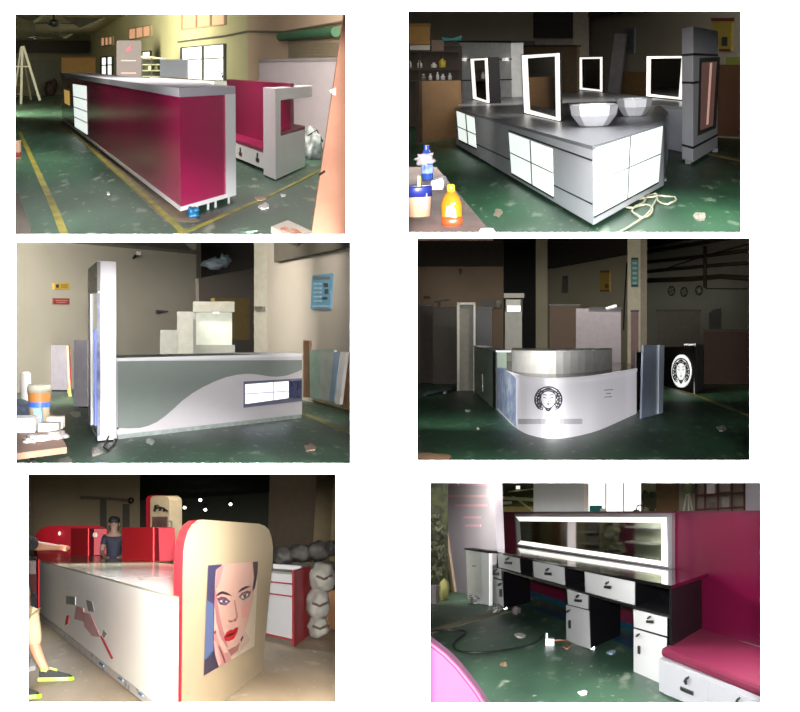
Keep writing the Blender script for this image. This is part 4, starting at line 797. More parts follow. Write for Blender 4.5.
def logo(T, cx, cy, r, hit, dark, light, parent=None):
    def disc(x, y, rx, ry, n=14): return [hit(x + rx * math.cos(6.2832 * k / n), y + ry * math.sin(6.2832 * k / n)) for k in range(n)]
    def ring(x, y, r0, r1, ky=1, t0=0, t1=6.2832, n=26):
        m = MB()
        for k in range(n):
            a = t0 + (t1 - t0) * k / n; b = t0 + (t1 - t0) * (k + 1) / n
            m.add([hit(x + q * math.cos(t), y + ky * q * math.sin(t)) for q, t in ((r0, a), (r1, a), (r1, b), (r0, b))], [(0, 1, 2, 3)])
        return m
    def join(*ms):
        m = MB()
        for q in ms: m.add(q.v, q.f)
        return m
    hair = join(ring(cx, cy, r * .9, r, .94, 2.3, 7.1), ring(cx, cy, r * .72, r * .82, .94, 2.5, 6.9), ring(cx, cy, r * .57, r * .66, 1.0, 2.4, 7.0))
    for s in (-1, 1):
        for dx, dy, q in ((.72, -.32, .17), (.8, .02, .15), (.66, .38, .19), (.5, .62, .13), (.62, -.62, .12)):
            hair = join(hair, ring(cx + s * dx * r, cy + dy * r, q * r * .45, q * r, 1, n=10))
    face = join(ring(cx, cy - r * .08, r * .5, r * .56, 1.35, 0, 6.2832), MB().poly([hit(cx + x * r, cy + y * r) for x, y in ((-.34, .42), (-.12, .64), (.0, .7), (.12, .64), (.34, .42), (.14, .78), (0, .86), (-.14, .78))]))
    for s in (-1, 1):
        face = join(face, MB().poly([hit(cx + x * r, cy + y * r) for x, y in ((s * .12, -.12), (s * .36, -.18), (s * .36, -.12), (s * .13, -.07))]), MB().poly([hit(cx + x * r, cy + y * r) for x, y in ((s * .1, -.32), (s * .38, -.4), (s * .38, -.35), (s * .1, -.27))]))
    face = join(face, MB().poly([hit(cx + x * r, cy + y * r) for x, y in ((-.12, .3), (0, .26), (.12, .3), (0, .38))]), MB().poly([hit(cx + x * r, cy + y * r) for x, y in ((-.07, .12), (.07, .12), (0, .17))]))
    g = T.part('logo', hair, dark, parent=parent, label='round logo of a woman face in curled hair')
    (T.part('face_drawing', face, dark, parent=g) if parent is None else T.part('face_drawing', face, dark, parent=parent))
M_ink = mat('logo_ink', (72, 72, 80), .6, var=.1)
logo(T, 548.3, 399.5, 14.2, chit, M_ink, None)
mb = MB()
for k in range(14):
    x0, x1 = 518 + k * 4.6, 518 + (k + 1) * 4.6 - .0
    mb.poly([chit(x0, 424.2), chit(x1, 424.2), chit(x1, 418.6), chit(x0, 418.6)])
T.part('name_strip', mb, mat('pale_grey_strip', (206, 204, 208), .6, emit=.2), label='grey strip below logo')  # strip shares the faint added glow of the desk
mb = MB()
for y, x0, x1 in ((390, 604, 613), (393.5, 606, 611), (397, 604.5, 612)): mb.poly([chit(x0, y + .5), chit(x1, y), chit(x1, y - .7), chit(x0, y - .2)])
T.part('small_print', mb, mat('faint_print', (150, 148, 150), .6))
# green glass side counter
fg = Fr(R, (495.5, 409.6), (474, 392)); T = Thing(R, 'side_counter', 'pale green glass-fronted side counter left of curved desk', 'counter', fg.P(fg.La / 2, 0, 0))
zg = R.H(fg.O, 356)
T.part('body', MB().plate(fg, [(495.5, 352), (474, 347), (474, 391.4), (495.5, 409.6)], 0, .25), mat('pale_green_glass', (206, 226, 206), .7, var=.1, spec=.1))
T.part('corner_strip', MB().plate(fg, [(495.8, 352), (492.6, 351), (492.8, 406.4), (495.8, 409.8)], -.03, 0), M_dark)
T.part('painted_highlight', MB().plate(fg, [(475, 385), (482, 374), (482.5, 391.5)], -.02, 0), mat('highlight_pale', (206, 214, 200), .3), label='pale painted triangular highlight')  # highlight on the glass put in as a pale shape
T.part('top', MB().plate(fg, [(496, 350.5), (473.5, 345.5), (473.5, 347), (496, 352.3)], -.05, .28), M_white)
# right pieces
fr = Fr(R, (641.5, 418.5), (664, 416)); T = Thing(R, 'grey_pillar_unit', 'blue-grey upright panel right of curved desk', 'panel', fr.P(fr.La / 2, 0, 0))
T.part('body', MB().plate(fr, [(643.5, 345), (664, 345.5), (662.8, 413), (641.5, 418.5)], 0, .04), mat('blue_grey_panel', (128, 136, 154), .3)); T.part('side_strip', MB().plate(fr, [(659.4, 345), (664.4, 345.4), (663, 412.8), (658.8, 414)], -.03, .03), mat('pale_blue_strip', (158, 166, 180), .3))
fd = Fr(R, (637, 413), (643, 410)); single(R, 'gap_shade_strip', 'dark strip for the shaded gap between curved desk and blue-grey panel', 'panel', MB().rect(fd, 636.5, 352, 645, 411, .1, .14), M_dark)  # dark sheet stands in for the shade of an open gap
fk = Fr(R, (664, 386.5), (696, 394)); T = Thing(R, 'logo_panel', 'black panel with lit white face logo at right, middle right view', 'panel', fk.P(fk.La / 2, 0, 0))
T.part('panel', MB().plate(fk, [(664, 347), (696, 346.5), (695.5, 393.6), (664, 386.2)], 0, .05), M_black)
dsc = [(681 + 9.6 * math.cos(6.2832 * k / 26), 371 + 16.5 * math.sin(6.2832 * k / 26)) for k in range(26)]
g = T.part('lit_emblem', MB().plate(fk, dsc, -.03, 0), mat('lit_emblem_white', (244, 246, 246), .4, emit=.9, var=0), label='lit white oval emblem')
def khit(x, y):
    xx = 681 + (x - 681) * .62; a, z = fk.ox(xx, y, -.036); return fk.P(a, -.036, z)
logo(T, 681, 371.5, 14.5, khit, M_dark, None, parent=g)
fk2 = Fr(R, (694.5, 394), (703.5, 389)); T = Thing(R, 'white_post', 'pale grey post beside black logo panel', 'post', fk2.P(.1, 0, 0)); T.part('post', MB().plate(fk2, [(696, 345), (704, 345.3), (703.4, 389), (695, 393.8)], 0, .04), mat('pale_post', (170, 172, 172), .4)); T.part('cap', MB().plate(fk2, [(695.6, 343.8), (704.4, 344.2), (704.4, 345.6), (695.6, 345.3)], -.02, .32), M_white)
# building
M_w4 = mat('brown_grey_plaster', (132, 112, 92), .9, var=.08, scale=1)
M_w4b = mat('olive_grey_plaster', (150, 142, 118), .9, var=.08, scale=1)
M_bm = mat('dark_brown_beam', (52, 44, 38), .9)
w1 = wall(R, 'wall_left', (385, 379), (503.5, 378.5), 7, 7, M_w4); mb = MB().rect(w1, 384, 234, 504, 266, -.4, 0); struct(R, 'light_stop_13', mb, M_bm)
w3 = Fr(R, (490, 371), (545, 371)); struct(R, 'wall_rear', MB().rect(w3, 470, 230, 560, 371, 0, .2), mat('dark_recess', (38, 38, 34), .9))
w2 = wall(R, 'wall_back', (545, 378), (632, 383), 7, 7, M_w4b); mb = MB().plate(w2, [(547, 232), (640, 228), (640, 251), (547, 268.5)], -.3, 0); struct(R, 'light_stop_14', mb, MATS['dark_brown_beam'])
fp = Fr(R, (535.5, 380), (547.5, 380)); struct(R, 'light_stop_15', MB().rect(fp, 535.8, 232, 547.5, 380, -.1, .1), M_w4b)
fp = Fr(R, (627, 389), (641, 389.3)); struct(R, 'light_stop_16', MB().rect(fp, 627.5, 232, 640.5, 389, -.05, .05), mat('pillar_olive', (160, 154, 134), .9)); struct(R, 'light_stop_17', MB().rect(fp, 640.5, 232, 647, 389, .0, .08), mat('pillar_shade', (120, 110, 96), .9))
w5 = wall(R, 'wall_right', (640, 375), (800, 379), 8, 8, mat('grey_green_plaster', (134, 132, 116), .9, var=.08, scale=1))
mb = MB().plate(w5, [(646, 230), (760, 224), (752, 228), (648, 247)], -.3, 0); struct(R, 'light_stop_18', mb, M_bm)
M_pipe = mat('brown_pipe', (66, 54, 40), .6)
def pipe(q, r, lab, b=-.25):
    pts = []
    for x, y in q:
        a, z = w5.ox(x, y, b); pts.append(w5.P(a, b, z))
    single(R, 'wall_pipe', lab, 'pipe', MB().tube(pts, r, 8), M_pipe, 'pipes across upper right wall', smooth=True)
pipe([(647, 251.5), (700, 243), (740, 236)], .08, 'topmost brown pipe on the upper right wall, middle right view')
pipe([(648, 262), (700, 256.5), (752, 250)], .08, 'second brown pipe from top on the upper right wall')
pipe([(648, 271.5), (700, 266.5), (752, 262.5)], .08, 'third brown pipe from top on the upper right wall')
pipe([(648, 280.5), (690, 279), (720, 276.5), (752, 278.5)], .11, 'lowest thick brown pipe on the upper right wall', -.25)
pipe([(705, 246), (705, 288)], .08, 'vertical brown pipe crossing the horizontal pipes', -.4)
pipe([(752, 243), (700, 257), (668, 268)], .03, 'thin brown pipe running diagonally between wall pipes', -.45)
pipe([(706, 288.5), (752, 289)], .025, 'thin low brown pipe right of the round fans')
for k, (x, y, c) in enumerate(((671.5, 291, (96, 94, 80)), (684, 292, (110, 108, 96)), (699, 290.5, (150, 150, 138)))):
    a, z = w5.ox(x, y, -.1); p = w5.P(a, -.1, z); T = Thing(R, 'wall_fan', ('leftmost round dark fan on right wall under the pipes', 'middle round dark fan on right wall under the pipes', 'rightmost round fan, with pale centre, beside vertical pipe')[k], 'fan', p, 'round fans on right wall')
    rr = 5 * p.y / FOC; mb = MB(); n = 18
    P = lambda q, t, o=0: p + w5.ex * (q * math.cos(t)) + V((0, 0, q * math.sin(t))) - w5.ey * o
    for i in range(n):
        t0, t1 = 6.2832 * i / n, 6.2832 * (i + 1) / n; mb.hexa([P(rr * .72, t0), P(rr, t0), P(rr, t1), P(rr * .72, t1), P(rr * .72, t0, .12), P(rr, t0, .12), P(rr, t1, .12), P(rr * .72, t1, .12)])
    T.part('ring', mb, mat('fan_dark', (44, 44, 36), .6))
    T.part('hub', MB().prism([P(rr * .36, 6.2832 * i / 10, .1) for i in range(10)], w5.ey * .08), mat('fan_hub_%d' % k, c, .5))
    for q in range(4):
        t = q * 1.571 + .4; T.part('blade', MB().prism([P(rr * .3, t - .3, .06), P(rr * .74, t - .35, .04), P(rr * .74, t + .3, .06), P(rr * .3, t + .25, .08)], w5.ey * .02), mat('fan_blade', (84, 82, 70), .6))
sign(R, w2, [(600, 271.3), (609.5, 270.8), (609.5, 291.5), (600, 291.5)], mat('poster_yellow', (164, 134, 60), .7), 'yellow poster on back wall, middle right view', 'poster', [(600, 270.6, 609.6, 272.6, mat('poster_brown', (104, 76, 30), .7)), (600, 289.8, 609.5, 291.6, MATS['poster_brown']), (605, 284, 608.5, 288.5, MATS['poster_brown'])], b=-.05)
sign(R, w2, [(562.5, 276), (568, 275.6), (568, 293), (561.5, 293)], mat('grey_plaque', (92, 88, 78), .7), 'dim grey plaque on back wall left of yellow poster', 'sign', [(563, 277, 567.4, 278, M_dp)], b=-.05)
sign(R, fp, [(631, 257.8), (638.5, 257.5), (638.5, 287), (631, 287.2)], mat('sign_teal', (64, 106, 106), .6), 'teal notice board on pillar, middle right view', 'sign', [(632.5, 262 + k * 5, 637, 264.3 + k * 5, mat('pale_teal_print', (120, 150, 146), .6)) for k in range(5)] + [(631.5, 257.6, 638, 259.6, M_dp), (631.5, 284.6, 638, 286.6, M_dp)], b=-.1)
single(R, 'pipe_conduit', 'thin dark cable hanging beside pillar with teal notice', 'cable', MB().tube([w2.P(*w2.ox(627, 262, -.2)[:1], -.2, w2.ox(627, 262, -.2)[1]), w2.P(*w2.ox(624.5, 300, -.2)[:1], -.2, w2.ox(624.5, 300, -.2)[1]), w2.P(*w2.ox(623.5, 330, -.2)[:1], -.2, w2.ox(623.5, 330, -.2)[1])], .03), M_dark)
# things along the walls
def block(R, x0, y0, x1, y1, yb, dep, m, name, label, cat, extra=None):
    f = Fr(R, (x0, yb), (x1, yb)); T = Thing(R, name, label, cat, f.P(f.La / 2, 0, 0)); T.part('body', MB().rect(f, x0, y0, x1, yb, 0, dep), m)
    for k, (nm, q, mm, b) in enumerate(extra or []): T.part(nm, MB().rect(f, *q, b, .02), mm)
    return T
M_dim = mat('dim_brown', (70, 58, 48), .7)
block(R, 418, 305.5, 433, 400, 383, .3, M_dim, 'brown_cabinet', 'dim brown cabinet at left edge of middle right view', 'cabinet', [('top', (417, 304.6, 433.5, 306.2), M_dark, -.05)])
single(R, 'wall_clock', 'brown oval plaque on left wall above dim cabinet', 'plaque', MB().plate(w1, [(427 + 4 * math.cos(k * .6283), 297.5 + 1.7 * math.sin(k * .6283)) for k in range(10)], -.08, 0), mat('brown_plaque', (84, 62, 44), .7))
T = Thing(R, 'wall_bracket', 'dark T-shaped bracket on the left wall', 'bracket', w1.P(*w1.ox(440, 300)[:1], -.1, w1.ox(440, 300)[1])); T.part('bar', MB().plate(w1, [(434.5, 301), (449.5, 299), (449.5, 300.3), (434.5, 302.6)], -.15, 0), M_dark); T.part('stem', MB().rect(w1, 438, 301, 440.5, 307, -.12, 0), M_dark)
T = Thing(R, 'wall_hook', 'small dark fitting high on left wall under the beam', 'fitting', w1.P(*w1.ox(460, 270)[:1], -.1, w1.ox(460, 270)[1])); T.part('plate', MB().rect(w1, 459, 268.5, 462, 273, -.08, 0), M_dim); T.part('stem', MB().rect(w1, 460, 273, 461, 275, -.08, 0), M_dark)
block(R, 433, 308, 458, 390, 384, .2, mat('dim_bench', (74, 66, 58), .7), 'work_bench', 'dim low bench right of brown cabinet, middle right view', 'bench', [('rail', (433, 306.8, 458, 308.4), M_dim, -.04)])
f = Fr(R, (457, 391), (476, 391)); T = Thing(R, 'display_stand', 'white open display frame left of green side counter', 'frame', f.P(f.La / 2, 0, 0)); M_df = mat('dim_white_frame', (176, 172, 162), .5)
T.part('post', MB().rect(f, 457, 303, 459.5, 391, 0, .2), M_df); T.part('top', MB().rect(f, 457, 302.4, 475, 304.6, 0, .2), M_df); T.part('post', MB().rect(f, 473.5, 303, 475.5, 391, 0, .2), M_df); T.part('back', MB().rect(f, 459, 304, 474, 391, .3, .34), mat('frame_back', (110, 106, 96), .6))
block(R, 468, 307.8, 492, 390, 386.5, .3, mat('dark_table', (34, 30, 28), .5), 'dark_counter', 'dark counter top between white frame and lit device', 'counter', [('edge', (467.5, 306.8, 492.5, 309.2), M_dark, -.06)])
single(R, 'tool_case', 'dim framed case standing on the dark counter, middle right view', 'case', MB().rect(Fr(R, (481, 384), (494, 384)), 481, 299.5, 494, 309, -.1, .2), mat('dim_tool_case', (62, 58, 48), .6))
single(R, 'storage_tin', 'small dim tin beside framed case on dark counter', 'tin', MB().lathe(R.D(498, 307.5, 48) , [(.11, 0), (.11, .2), (.05, .26)], 10), mat('dim_tin', (110, 106, 96), .5))
f = Fr(R, (504, 391), (523, 391)); T = Thing(R, 'lit_machine', 'pale machine with lit white front below dark opening', 'machine', f.P(f.La / 2, 0, 0)); T.part('cover', MB().rect(f, 504, 293.3, 524, 297.8, -.05, .5), mat('machine_cover', (128, 124, 110), .5)); T.part('body', MB().rect(f, 506, 299.5, 520.5, 306, 0, .5), mat('machine_body', (150, 148, 138), .5)); T.part('lit_front', MB().rect(f, 507, 305.8, 520.5, 311.5, -.03, .3), M_glow); T.part('base', MB().rect(f, 505, 311.5, 522, 390, 0, .5), mat('machine_base', (120, 118, 110), .5)); T.part('post', MB().rect(f, 505, 297.5, 507, 312, .1, .3), M_dim); T.part('post', MB().rect(f, 520.5, 297.5, 522.5, 312, .1, .3), M_dim)
block(R, 549.5, 305, 580, 390, 391, .12, mat('dark_walnut_board', (66, 46, 28), .7), 'wood_board', 'dark brown board standing low at back wall, middle right view', 'board', [('rail', (549, 304.2, 580.5, 305.8), M_dark, -.04)])
block(R, 576, 308.5, 621, 395, 396, .4, mat('mauve_grey_box', (120, 112, 116), .6), 'grey_cabinet', 'mauve grey cabinet with a white tube on top, middle right view', 'cabinet', [('top', (589, 307.2, 622, 309.6), M_dark, -.05)])
T = single(R, 'white_tube', 'short white tube lying on the mauve grey cabinet', 'tube', MB().tube([R.D(606, 309.2, 41), R.D(616.5, 306.2, 41)], .05, 8), mat('white_tube_paint', (236, 236, 236), .4))
block(R, 631, 310.5, 638.5, 399, 402, .15, mat('dull_red_cabinet', (96, 64, 58), .6), 'red_hose_box', 'dull red slim cabinet before pillar with teal notice', 'cabinet', [('frame', (630.5, 310, 639, 312), M_dark, -.05)])
block(R, 657, 310, 700, 396, 381, .3, mat('dim_long_bench', (78, 70, 58), .7), 'long_bench', 'dim bench under round fans, middle right view', 'bench', [('top', (656, 309.3, 701, 311.5), M_dim, -.05)])
f = Fr(R, (710, 382), (722, 382)); single(R, 'tarp_roll', 'dark rolled bundle on right of the long dim bench', 'bundle', MB().plate(f, [(709, 313), (714, 309.5), (721, 307.8), (721.5, 311), (721, 382), (710, 382)], 0, .3), mat('dark_roll', (48, 44, 36), .8))
block(R, 704, 330, 790, 378, 384, .8, mat('dim_brown_plinth', (70, 48, 40), .8), 'brown_crate', 'dim brown long crate at right wall beyond yellow floor line', 'crate', [('lid', (703, 329, 790, 331.5), M_dim, -.05)])
M_y4 = mat('worn_yellow_line', (130, 118, 60), .7, var=.3)
single(R, 'floor_line', 'worn yellow floor line running right of black logo panel', 'floor marking', floor_line(R, [(662, 385.5), (700, 397), (770, 423)], .14), M_y4)
single(R, 'floor_line', 'faint far floor line near brown crate, middle right view', 'floor marking', floor_line(R, [(704, 378), (770, 392)], .14), M_y4)
single(R, 'floor_beam', 'dark timber strip on floor left of green side counter', 'timber', MB().tube([R.F(425, 397) + V((0, 0, .06)), R.F(474, 386) + V((0, 0, .06))], .06, 4), mat('bluish_timber', (60, 70, 84), .7))
scrap(R, 'paper_scrap', 'small pale scrap on floor beside dark timber strip', 'scrap', 445, 392, 6, 4, M_paper, 31, .04)
scrap(R, 'paper_scrap', 'pale scrap on green floor left of curved desk', 'scrap', 468, 411, 6, 3, M_paper, 32)
scrap(R, 'cardboard_scrap', 'brown scrap pile at bottom left corner, middle right view', 'scrap', 435, 459, 34, 9, mat('brown_scrap', (116, 88, 60), .8), 33, .03)
scrap(R, 'paper_scrap', 'tiny pale scrap on floor below timber strip, middle right view', 'scrap', 478, 429, 3, 2.4, M_paper, 34)
scrap(R, 'paper_scrap', 'pale scrap streak on floor right of blue-grey panel', 'scrap', 722, 429, 10, 5, mat('grey_streak', (116, 122, 108), .8), 35)
# ================================================================== bottom left: cream and red counter with a portrait end panel
R = R5
zt = 1.045
top = [(38, 560), (179, 597), (178, 565), (110, 557), (37, 550.5)]
foot = [R.F(x, y, zt) for x, y in top]
T = Thing(R, 'service_counter', 'long cream fronted counter with pale glass top, bottom left view', 'counter', V((foot[1].x, foot[1].y, 0)))
f5 = Fr(R, (179, 597), (38, 560), None, zt)
T.part('body', MB().prism([V((p.x, p.y, .1)) for p in foot], (0, 0, zt - .12)), mat('cream_white_front', (246, 240, 234), .5, var=.02))
T.part('glass_top', MB().prism([V((p.x, p.y, zt - .02)) for p in foot], (0, 0, .02)), mat('pale_green_glass_top', (206, 208, 184), .14, var=.05, spec=.35))
T.part('plinth', MB().plate(f5, [(38, 612.5), (179, 722), (179, 730), (38, 618.5)], .0, .4), mat('film_plinth', (206, 200, 196), .3, var=.3, scale=9, col2=(110, 120, 150), lo=.3, hi=.42))
T.part('red_end', MB().plate(f5, [(34.5, 550), (38.2, 559.5), (38.2, 618), (35.6, 616)], -.02, .0), M_red, label='red end strip')
M_lr = mat('lettering_red', (190, 40, 56), .5); M_lg = mat('lettering_grey', (150, 146, 146), .5); M_lp = mat('lettering_pink', (214, 160, 160), .5)
for k, (q, m) in enumerate((([(66.2, 616), (68.6, 615), (67, 624), (64.8, 625)], M_lr), ([(100, 636.5), (101.2, 636), (112.2, 658), (111, 659)], M_lr), ([(66, 596), (75, 597), (75, 605), (66, 604)], M_lg), ([(76, 606), (83, 608), (85, 622), (74, 619)], M_lp), ([(83, 612), (90, 614), (96, 628), (100, 637), (92, 636), (84, 626)], M_lp), ([(86, 600), (92, 602), (94, 612), (88, 611)], M_lg), ([(103, 630), (106, 634), (104, 638), (102, 636)], M_lg))):
    T.part('logo_stroke', MB().plate(f5, q, -.012, 0), m)
for x, y in ((101, 664), (120, 678.5), (140, 694)): T.part('plinth_tape', MB().plate(f5, [(x - 2, y - 2), (x + 2, y + 1), (x + 2, y + 3), (x - 2, y)], -.01, .0), mat('blue_tape', (70, 104, 150), .5))
# end panel with portrait
fe = Fr(R, (180.5, 735), (262, 671), (175.8, 731.6))
out = [(181.2, 735), (262, 671), (272.6, 560), (273, 548), (271.6, 538), (269, 530), (265, 526), (259, 523.8), (203, 519.6), (197, 520.5), (191.5, 525), (187.5, 532), (184.8, 541), (183.2, 552), (182.6, 575)]
P = []
for x, y in out:
    a, z = fe.ox(x, y, 0); P.append(fe.P(a, 0, max(0, z)))
T = Thing(R, 'portrait_display', 'tall rounded cream end panel with red edge and portrait print, bottom left view', 'panel', fe.O)
th = fe.ey * fe.Lb * 1.9
T.part('board', MB().prism(P, th), M_red, label='red edged board'); inn = MB().prism([p - th * .012 for p in P], th * .015); T.part('face', inn, mat('cream_panel', (182, 164, 134), .5, var=.02), label='cream front face')
def fx(pts, off):
    o = []
    for x, y in pts:
        a, z = fe.ox(x, y, -off); o.append(fe.P(a, -off, z))
    return o
cols = {}
g = T.part('portrait_print', MB().poly(fx([(208.1, 565.3), (258.2, 561.4), (254.5, 646), (203.8, 675.6)], .02)), mat('print_base', (212, 196, 172), .4, var=.02), label='printed portrait of a woman with red lips')
def ink(nm, pts, c, k, sub=None):
    T.part(nm, MB().poly(fx(pts, .022 + .003 * k)), mat('print_%d_%d_%d' % c, c, .4, var=.04), parent=g)
ink('backdrop', [(208.1, 565.3), (222, 564.2), (218, 580), (214.5, 600), (214, 630), (218, 655), (222, 665), (203.8, 675.6)], (66, 62, 96), 0)
ink('backdrop', [(206.6, 600), (213.5, 604), (213.8, 640), (214, 655), (204.6, 660)], (92, 108, 152), 1)
ink('backdrop', [(204.5, 660), (214, 650), (222, 665), (203.8, 675.6)], (60, 52, 74), 1)
ink('neck', [(222, 640), (246, 632), (250, 640), (240, 652), (222, 664)], (206, 176, 158), 1)
ink('face', [(216, 570), (224, 564.2), (253, 561.8), (254.5, 580), (253.5, 598), (250, 614), (246, 628), (239, 642), (232, 649.5), (226, 648), (220.5, 638), (216.5, 622), (214.5, 604), (214.8, 586)], (214, 172, 156), 2)
ink('cheek', [(214.8, 586), (217, 596), (219, 612), (222, 626), (226, 640), (228, 648.5), (220.5, 638), (216.5, 622), (214.5, 604)], (188, 124, 128), 3)
ink('cheek', [(217, 569), (224, 564.3), (221, 577), (217.5, 588), (215, 588)], (186, 136, 140), 3)
ink('cheek', [(240, 606), (250, 603), (248, 618), (242, 618)], (222, 160, 148), 3)
ink('hair', [(252.6, 561.9), (258.2, 561.4), (257.6, 574), (255, 588), (252.2, 592), (254, 578)], (84, 66, 68), 3)
ink('brow', [(215.6, 596.6), (218.5, 592.6), (222.5, 591), (227, 592.4), (232, 595.8), (227, 595), (222.5, 593.8), (219, 595.4)], (74, 44, 56), 4)
ink('brow', [(237.5, 592.8), (241, 588.6), (246, 586), (251, 586.4), (247, 588), (242, 591)], (74, 44, 56), 4)
ink('eye_shadow', [(217, 598.6), (221, 596.4), (226, 597.4), (230.6, 601.4), (226, 605.4), (220, 604.6)], (112, 66, 92), 4)
ink('eye', [(219.5, 601), (223, 599.6), (227.6, 601.6), (224, 603.8)], (200, 206, 214), 5)
ink('iris', [(222, 600.2), (225.2, 600), (225.6, 603), (222.6, 603.4)], (70, 84, 110), 6)
ink('eye_shadow', [(238.6, 596.6), (242, 592.6), (247, 590.6), (251.4, 591.4), (249, 597), (243, 600.4)], (118, 74, 84), 4)
ink('eye', [(240.6, 596.8), (244, 593.8), (248.6, 593.4), (246.6, 597.4), (243, 598.8)], (204, 206, 196), 5)
ink('iris', [(243, 594.8), (246, 593.6), (246.6, 597.2), (243.8, 598.2)], (74, 80, 66), 6)
ink('nose_line', [(234, 600), (235.2, 600), (238.2, 616.6), (236, 621.6), (228.4, 622.8), (228, 619.6), (232, 620.2), (236, 617)], (186, 124, 118), 4)
ink('nostril', [(229.6, 621.2), (232.4, 620.6), (231.4, 622.4)], (120, 62, 64), 5); ink('nostril', [(234, 620.4), (236.4, 618.8), (236, 620.8)], (120, 62, 64), 5)
ink('lips', [(223.8, 637.6), (226.5, 632.2), (230.5, 629.6), (233, 629.8), (236, 627.2), (238.4, 627.6), (237.2, 633), (234, 638.6), (229, 641.2), (225.4, 640.8)], (196, 38, 44), 4)
ink('mouth', [(224.8, 637), (229, 633.6), (233.4, 632.4), (237.6, 629), (233.8, 634.6), (228.4, 636.8)], (104, 14, 26), 5)
ink('chin_shadow', [(228, 650), (236, 646), (240, 642), (238, 650), (231, 656)], (164, 108, 102), 3)
ink('hand', [(213.6, 634), (215.4, 629.6), (217.6, 630.4), (221.6, 640), (226.4, 650), (230, 655.6), (231.6, 660), (226, 663.4), (219, 667), (215.6, 655)], (198, 140, 134), 6)
ink('finger', [(215.2, 630), (217.6, 630.6), (222.4, 641.4), (227.6, 652), (224.4, 653.4), (219.6, 644)], (222, 176, 166), 7); ink('finger', [(213.6, 640.4), (216, 642), (219, 654), (221.4, 664), (218.4, 666), (215.4, 656)], (216, 168, 160), 7)
ink('finger_gap', [(218.4, 645.6), (219.4, 646), (224.6, 658), (226, 663), (224.6, 663.2)], (134, 74, 84), 8); ink('nail', [(214, 632.6), (215.4, 630.2), (216.4, 632), (215.2, 635)], (150, 50, 70), 8)
ink('earring', [(240.6, 639), (243, 635), (243.4, 638), (241, 642)], (70, 52, 60), 4)
# red blocks on the counter
def cblock(q, dep, m, nm, lab, extra=()):
    f = Fr(R, q[3], q[2], None, zt); T = Thing(R, nm, lab, 'display block', f.P(f.La / 2, 0, zt)); T.part('body', MB().plate(f, q, 0, dep), m)
    return T, f
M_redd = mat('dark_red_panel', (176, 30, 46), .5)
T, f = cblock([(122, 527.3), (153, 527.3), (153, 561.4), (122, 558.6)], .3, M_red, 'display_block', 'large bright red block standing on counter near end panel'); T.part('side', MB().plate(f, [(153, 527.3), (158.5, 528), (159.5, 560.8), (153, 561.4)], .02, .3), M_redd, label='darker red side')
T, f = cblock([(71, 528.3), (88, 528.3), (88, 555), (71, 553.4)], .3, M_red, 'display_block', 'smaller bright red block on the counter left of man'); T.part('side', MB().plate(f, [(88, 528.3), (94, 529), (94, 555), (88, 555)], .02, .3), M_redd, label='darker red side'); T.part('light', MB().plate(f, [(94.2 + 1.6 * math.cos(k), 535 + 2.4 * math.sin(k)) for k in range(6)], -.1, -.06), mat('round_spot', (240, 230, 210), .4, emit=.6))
fr = Fr(R, (34, 590), (112, 591)); T = Thing(R, 'back_screen', 'long dark red screen with rounded corners behind the counter', 'screen', fr.P(fr.La / 2, 0, 0))
T.part('board', MB().plate(fr, [(34, 590), (34, 543), (35.5, 535), (39, 530), (44, 527), (52, 525.6), (98, 525.6), (104, 527.4), (108.5, 531), (111.5, 537), (112, 590)], 0, .3), M_redd)
T.part('light_panel', MB().plate(fr, [(35, 545), (36.5, 535.4), (40, 530.8), (45, 528), (57.5, 527), (57.5, 545)], -.03, 0), mat('mid_red_panel', (186, 32, 44), .3)); T.part('light', MB().plate(fr, [(59.5 + 1.5 * math.cos(k), 533.4 + 2.2 * math.sin(k)) for k in range(6)], -.08, -.03), MATS['round_spot'])
# far kiosk with script sign
fr = Fr(R, (150, 588), (171, 589)); T = Thing(R, 'display_kiosk', 'tall cream kiosk with black script and red side, behind counter', 'kiosk', fr.P(fr.La / 2, 0, 0))
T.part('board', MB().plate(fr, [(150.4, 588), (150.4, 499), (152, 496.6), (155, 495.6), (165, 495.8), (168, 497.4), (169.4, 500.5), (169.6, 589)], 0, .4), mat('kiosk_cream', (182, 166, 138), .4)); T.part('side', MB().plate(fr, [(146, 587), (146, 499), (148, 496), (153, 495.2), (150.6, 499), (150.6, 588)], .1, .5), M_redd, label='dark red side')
T.part('picture', MB().rect(fr, 152, 516.6, 167, 544, -.03, 0), mat('dark_picture', (70, 56, 52), .4, col2=(112, 84, 74), scale=2)); 
mb = MB()
for q in ([(153, 511.5), (154.4, 505), (157, 504.6), (158, 506), (155.6, 506.2), (154.4, 511.5)], [(154, 508.4), (159, 506.4), (163, 507.6), (167.6, 511), (166.6, 511.6), (162.6, 509), (158.6, 508.2), (154.4, 509.4)], [(159.4, 508), (160.4, 508), (159.4, 511), (158.4, 511)], [(163.4, 508.4), (164.4, 508.8), (163.6, 511.6), (162.6, 511.4)]): mb.plate(fr, q, -.04, -.0)
T.part('script_sign', mb, M_dark, label='black script lettering')
c = R.F(171, 592); single(R, 'white_pole', 'thin white pole beside cream script kiosk', 'pole', MB().tube([c, V((c.x, c.y, R.H(c, 521))), V((c.x - .1, c.y, R.H(c, 521)))], .03), mat('pole_white', (150, 150, 136), .5))
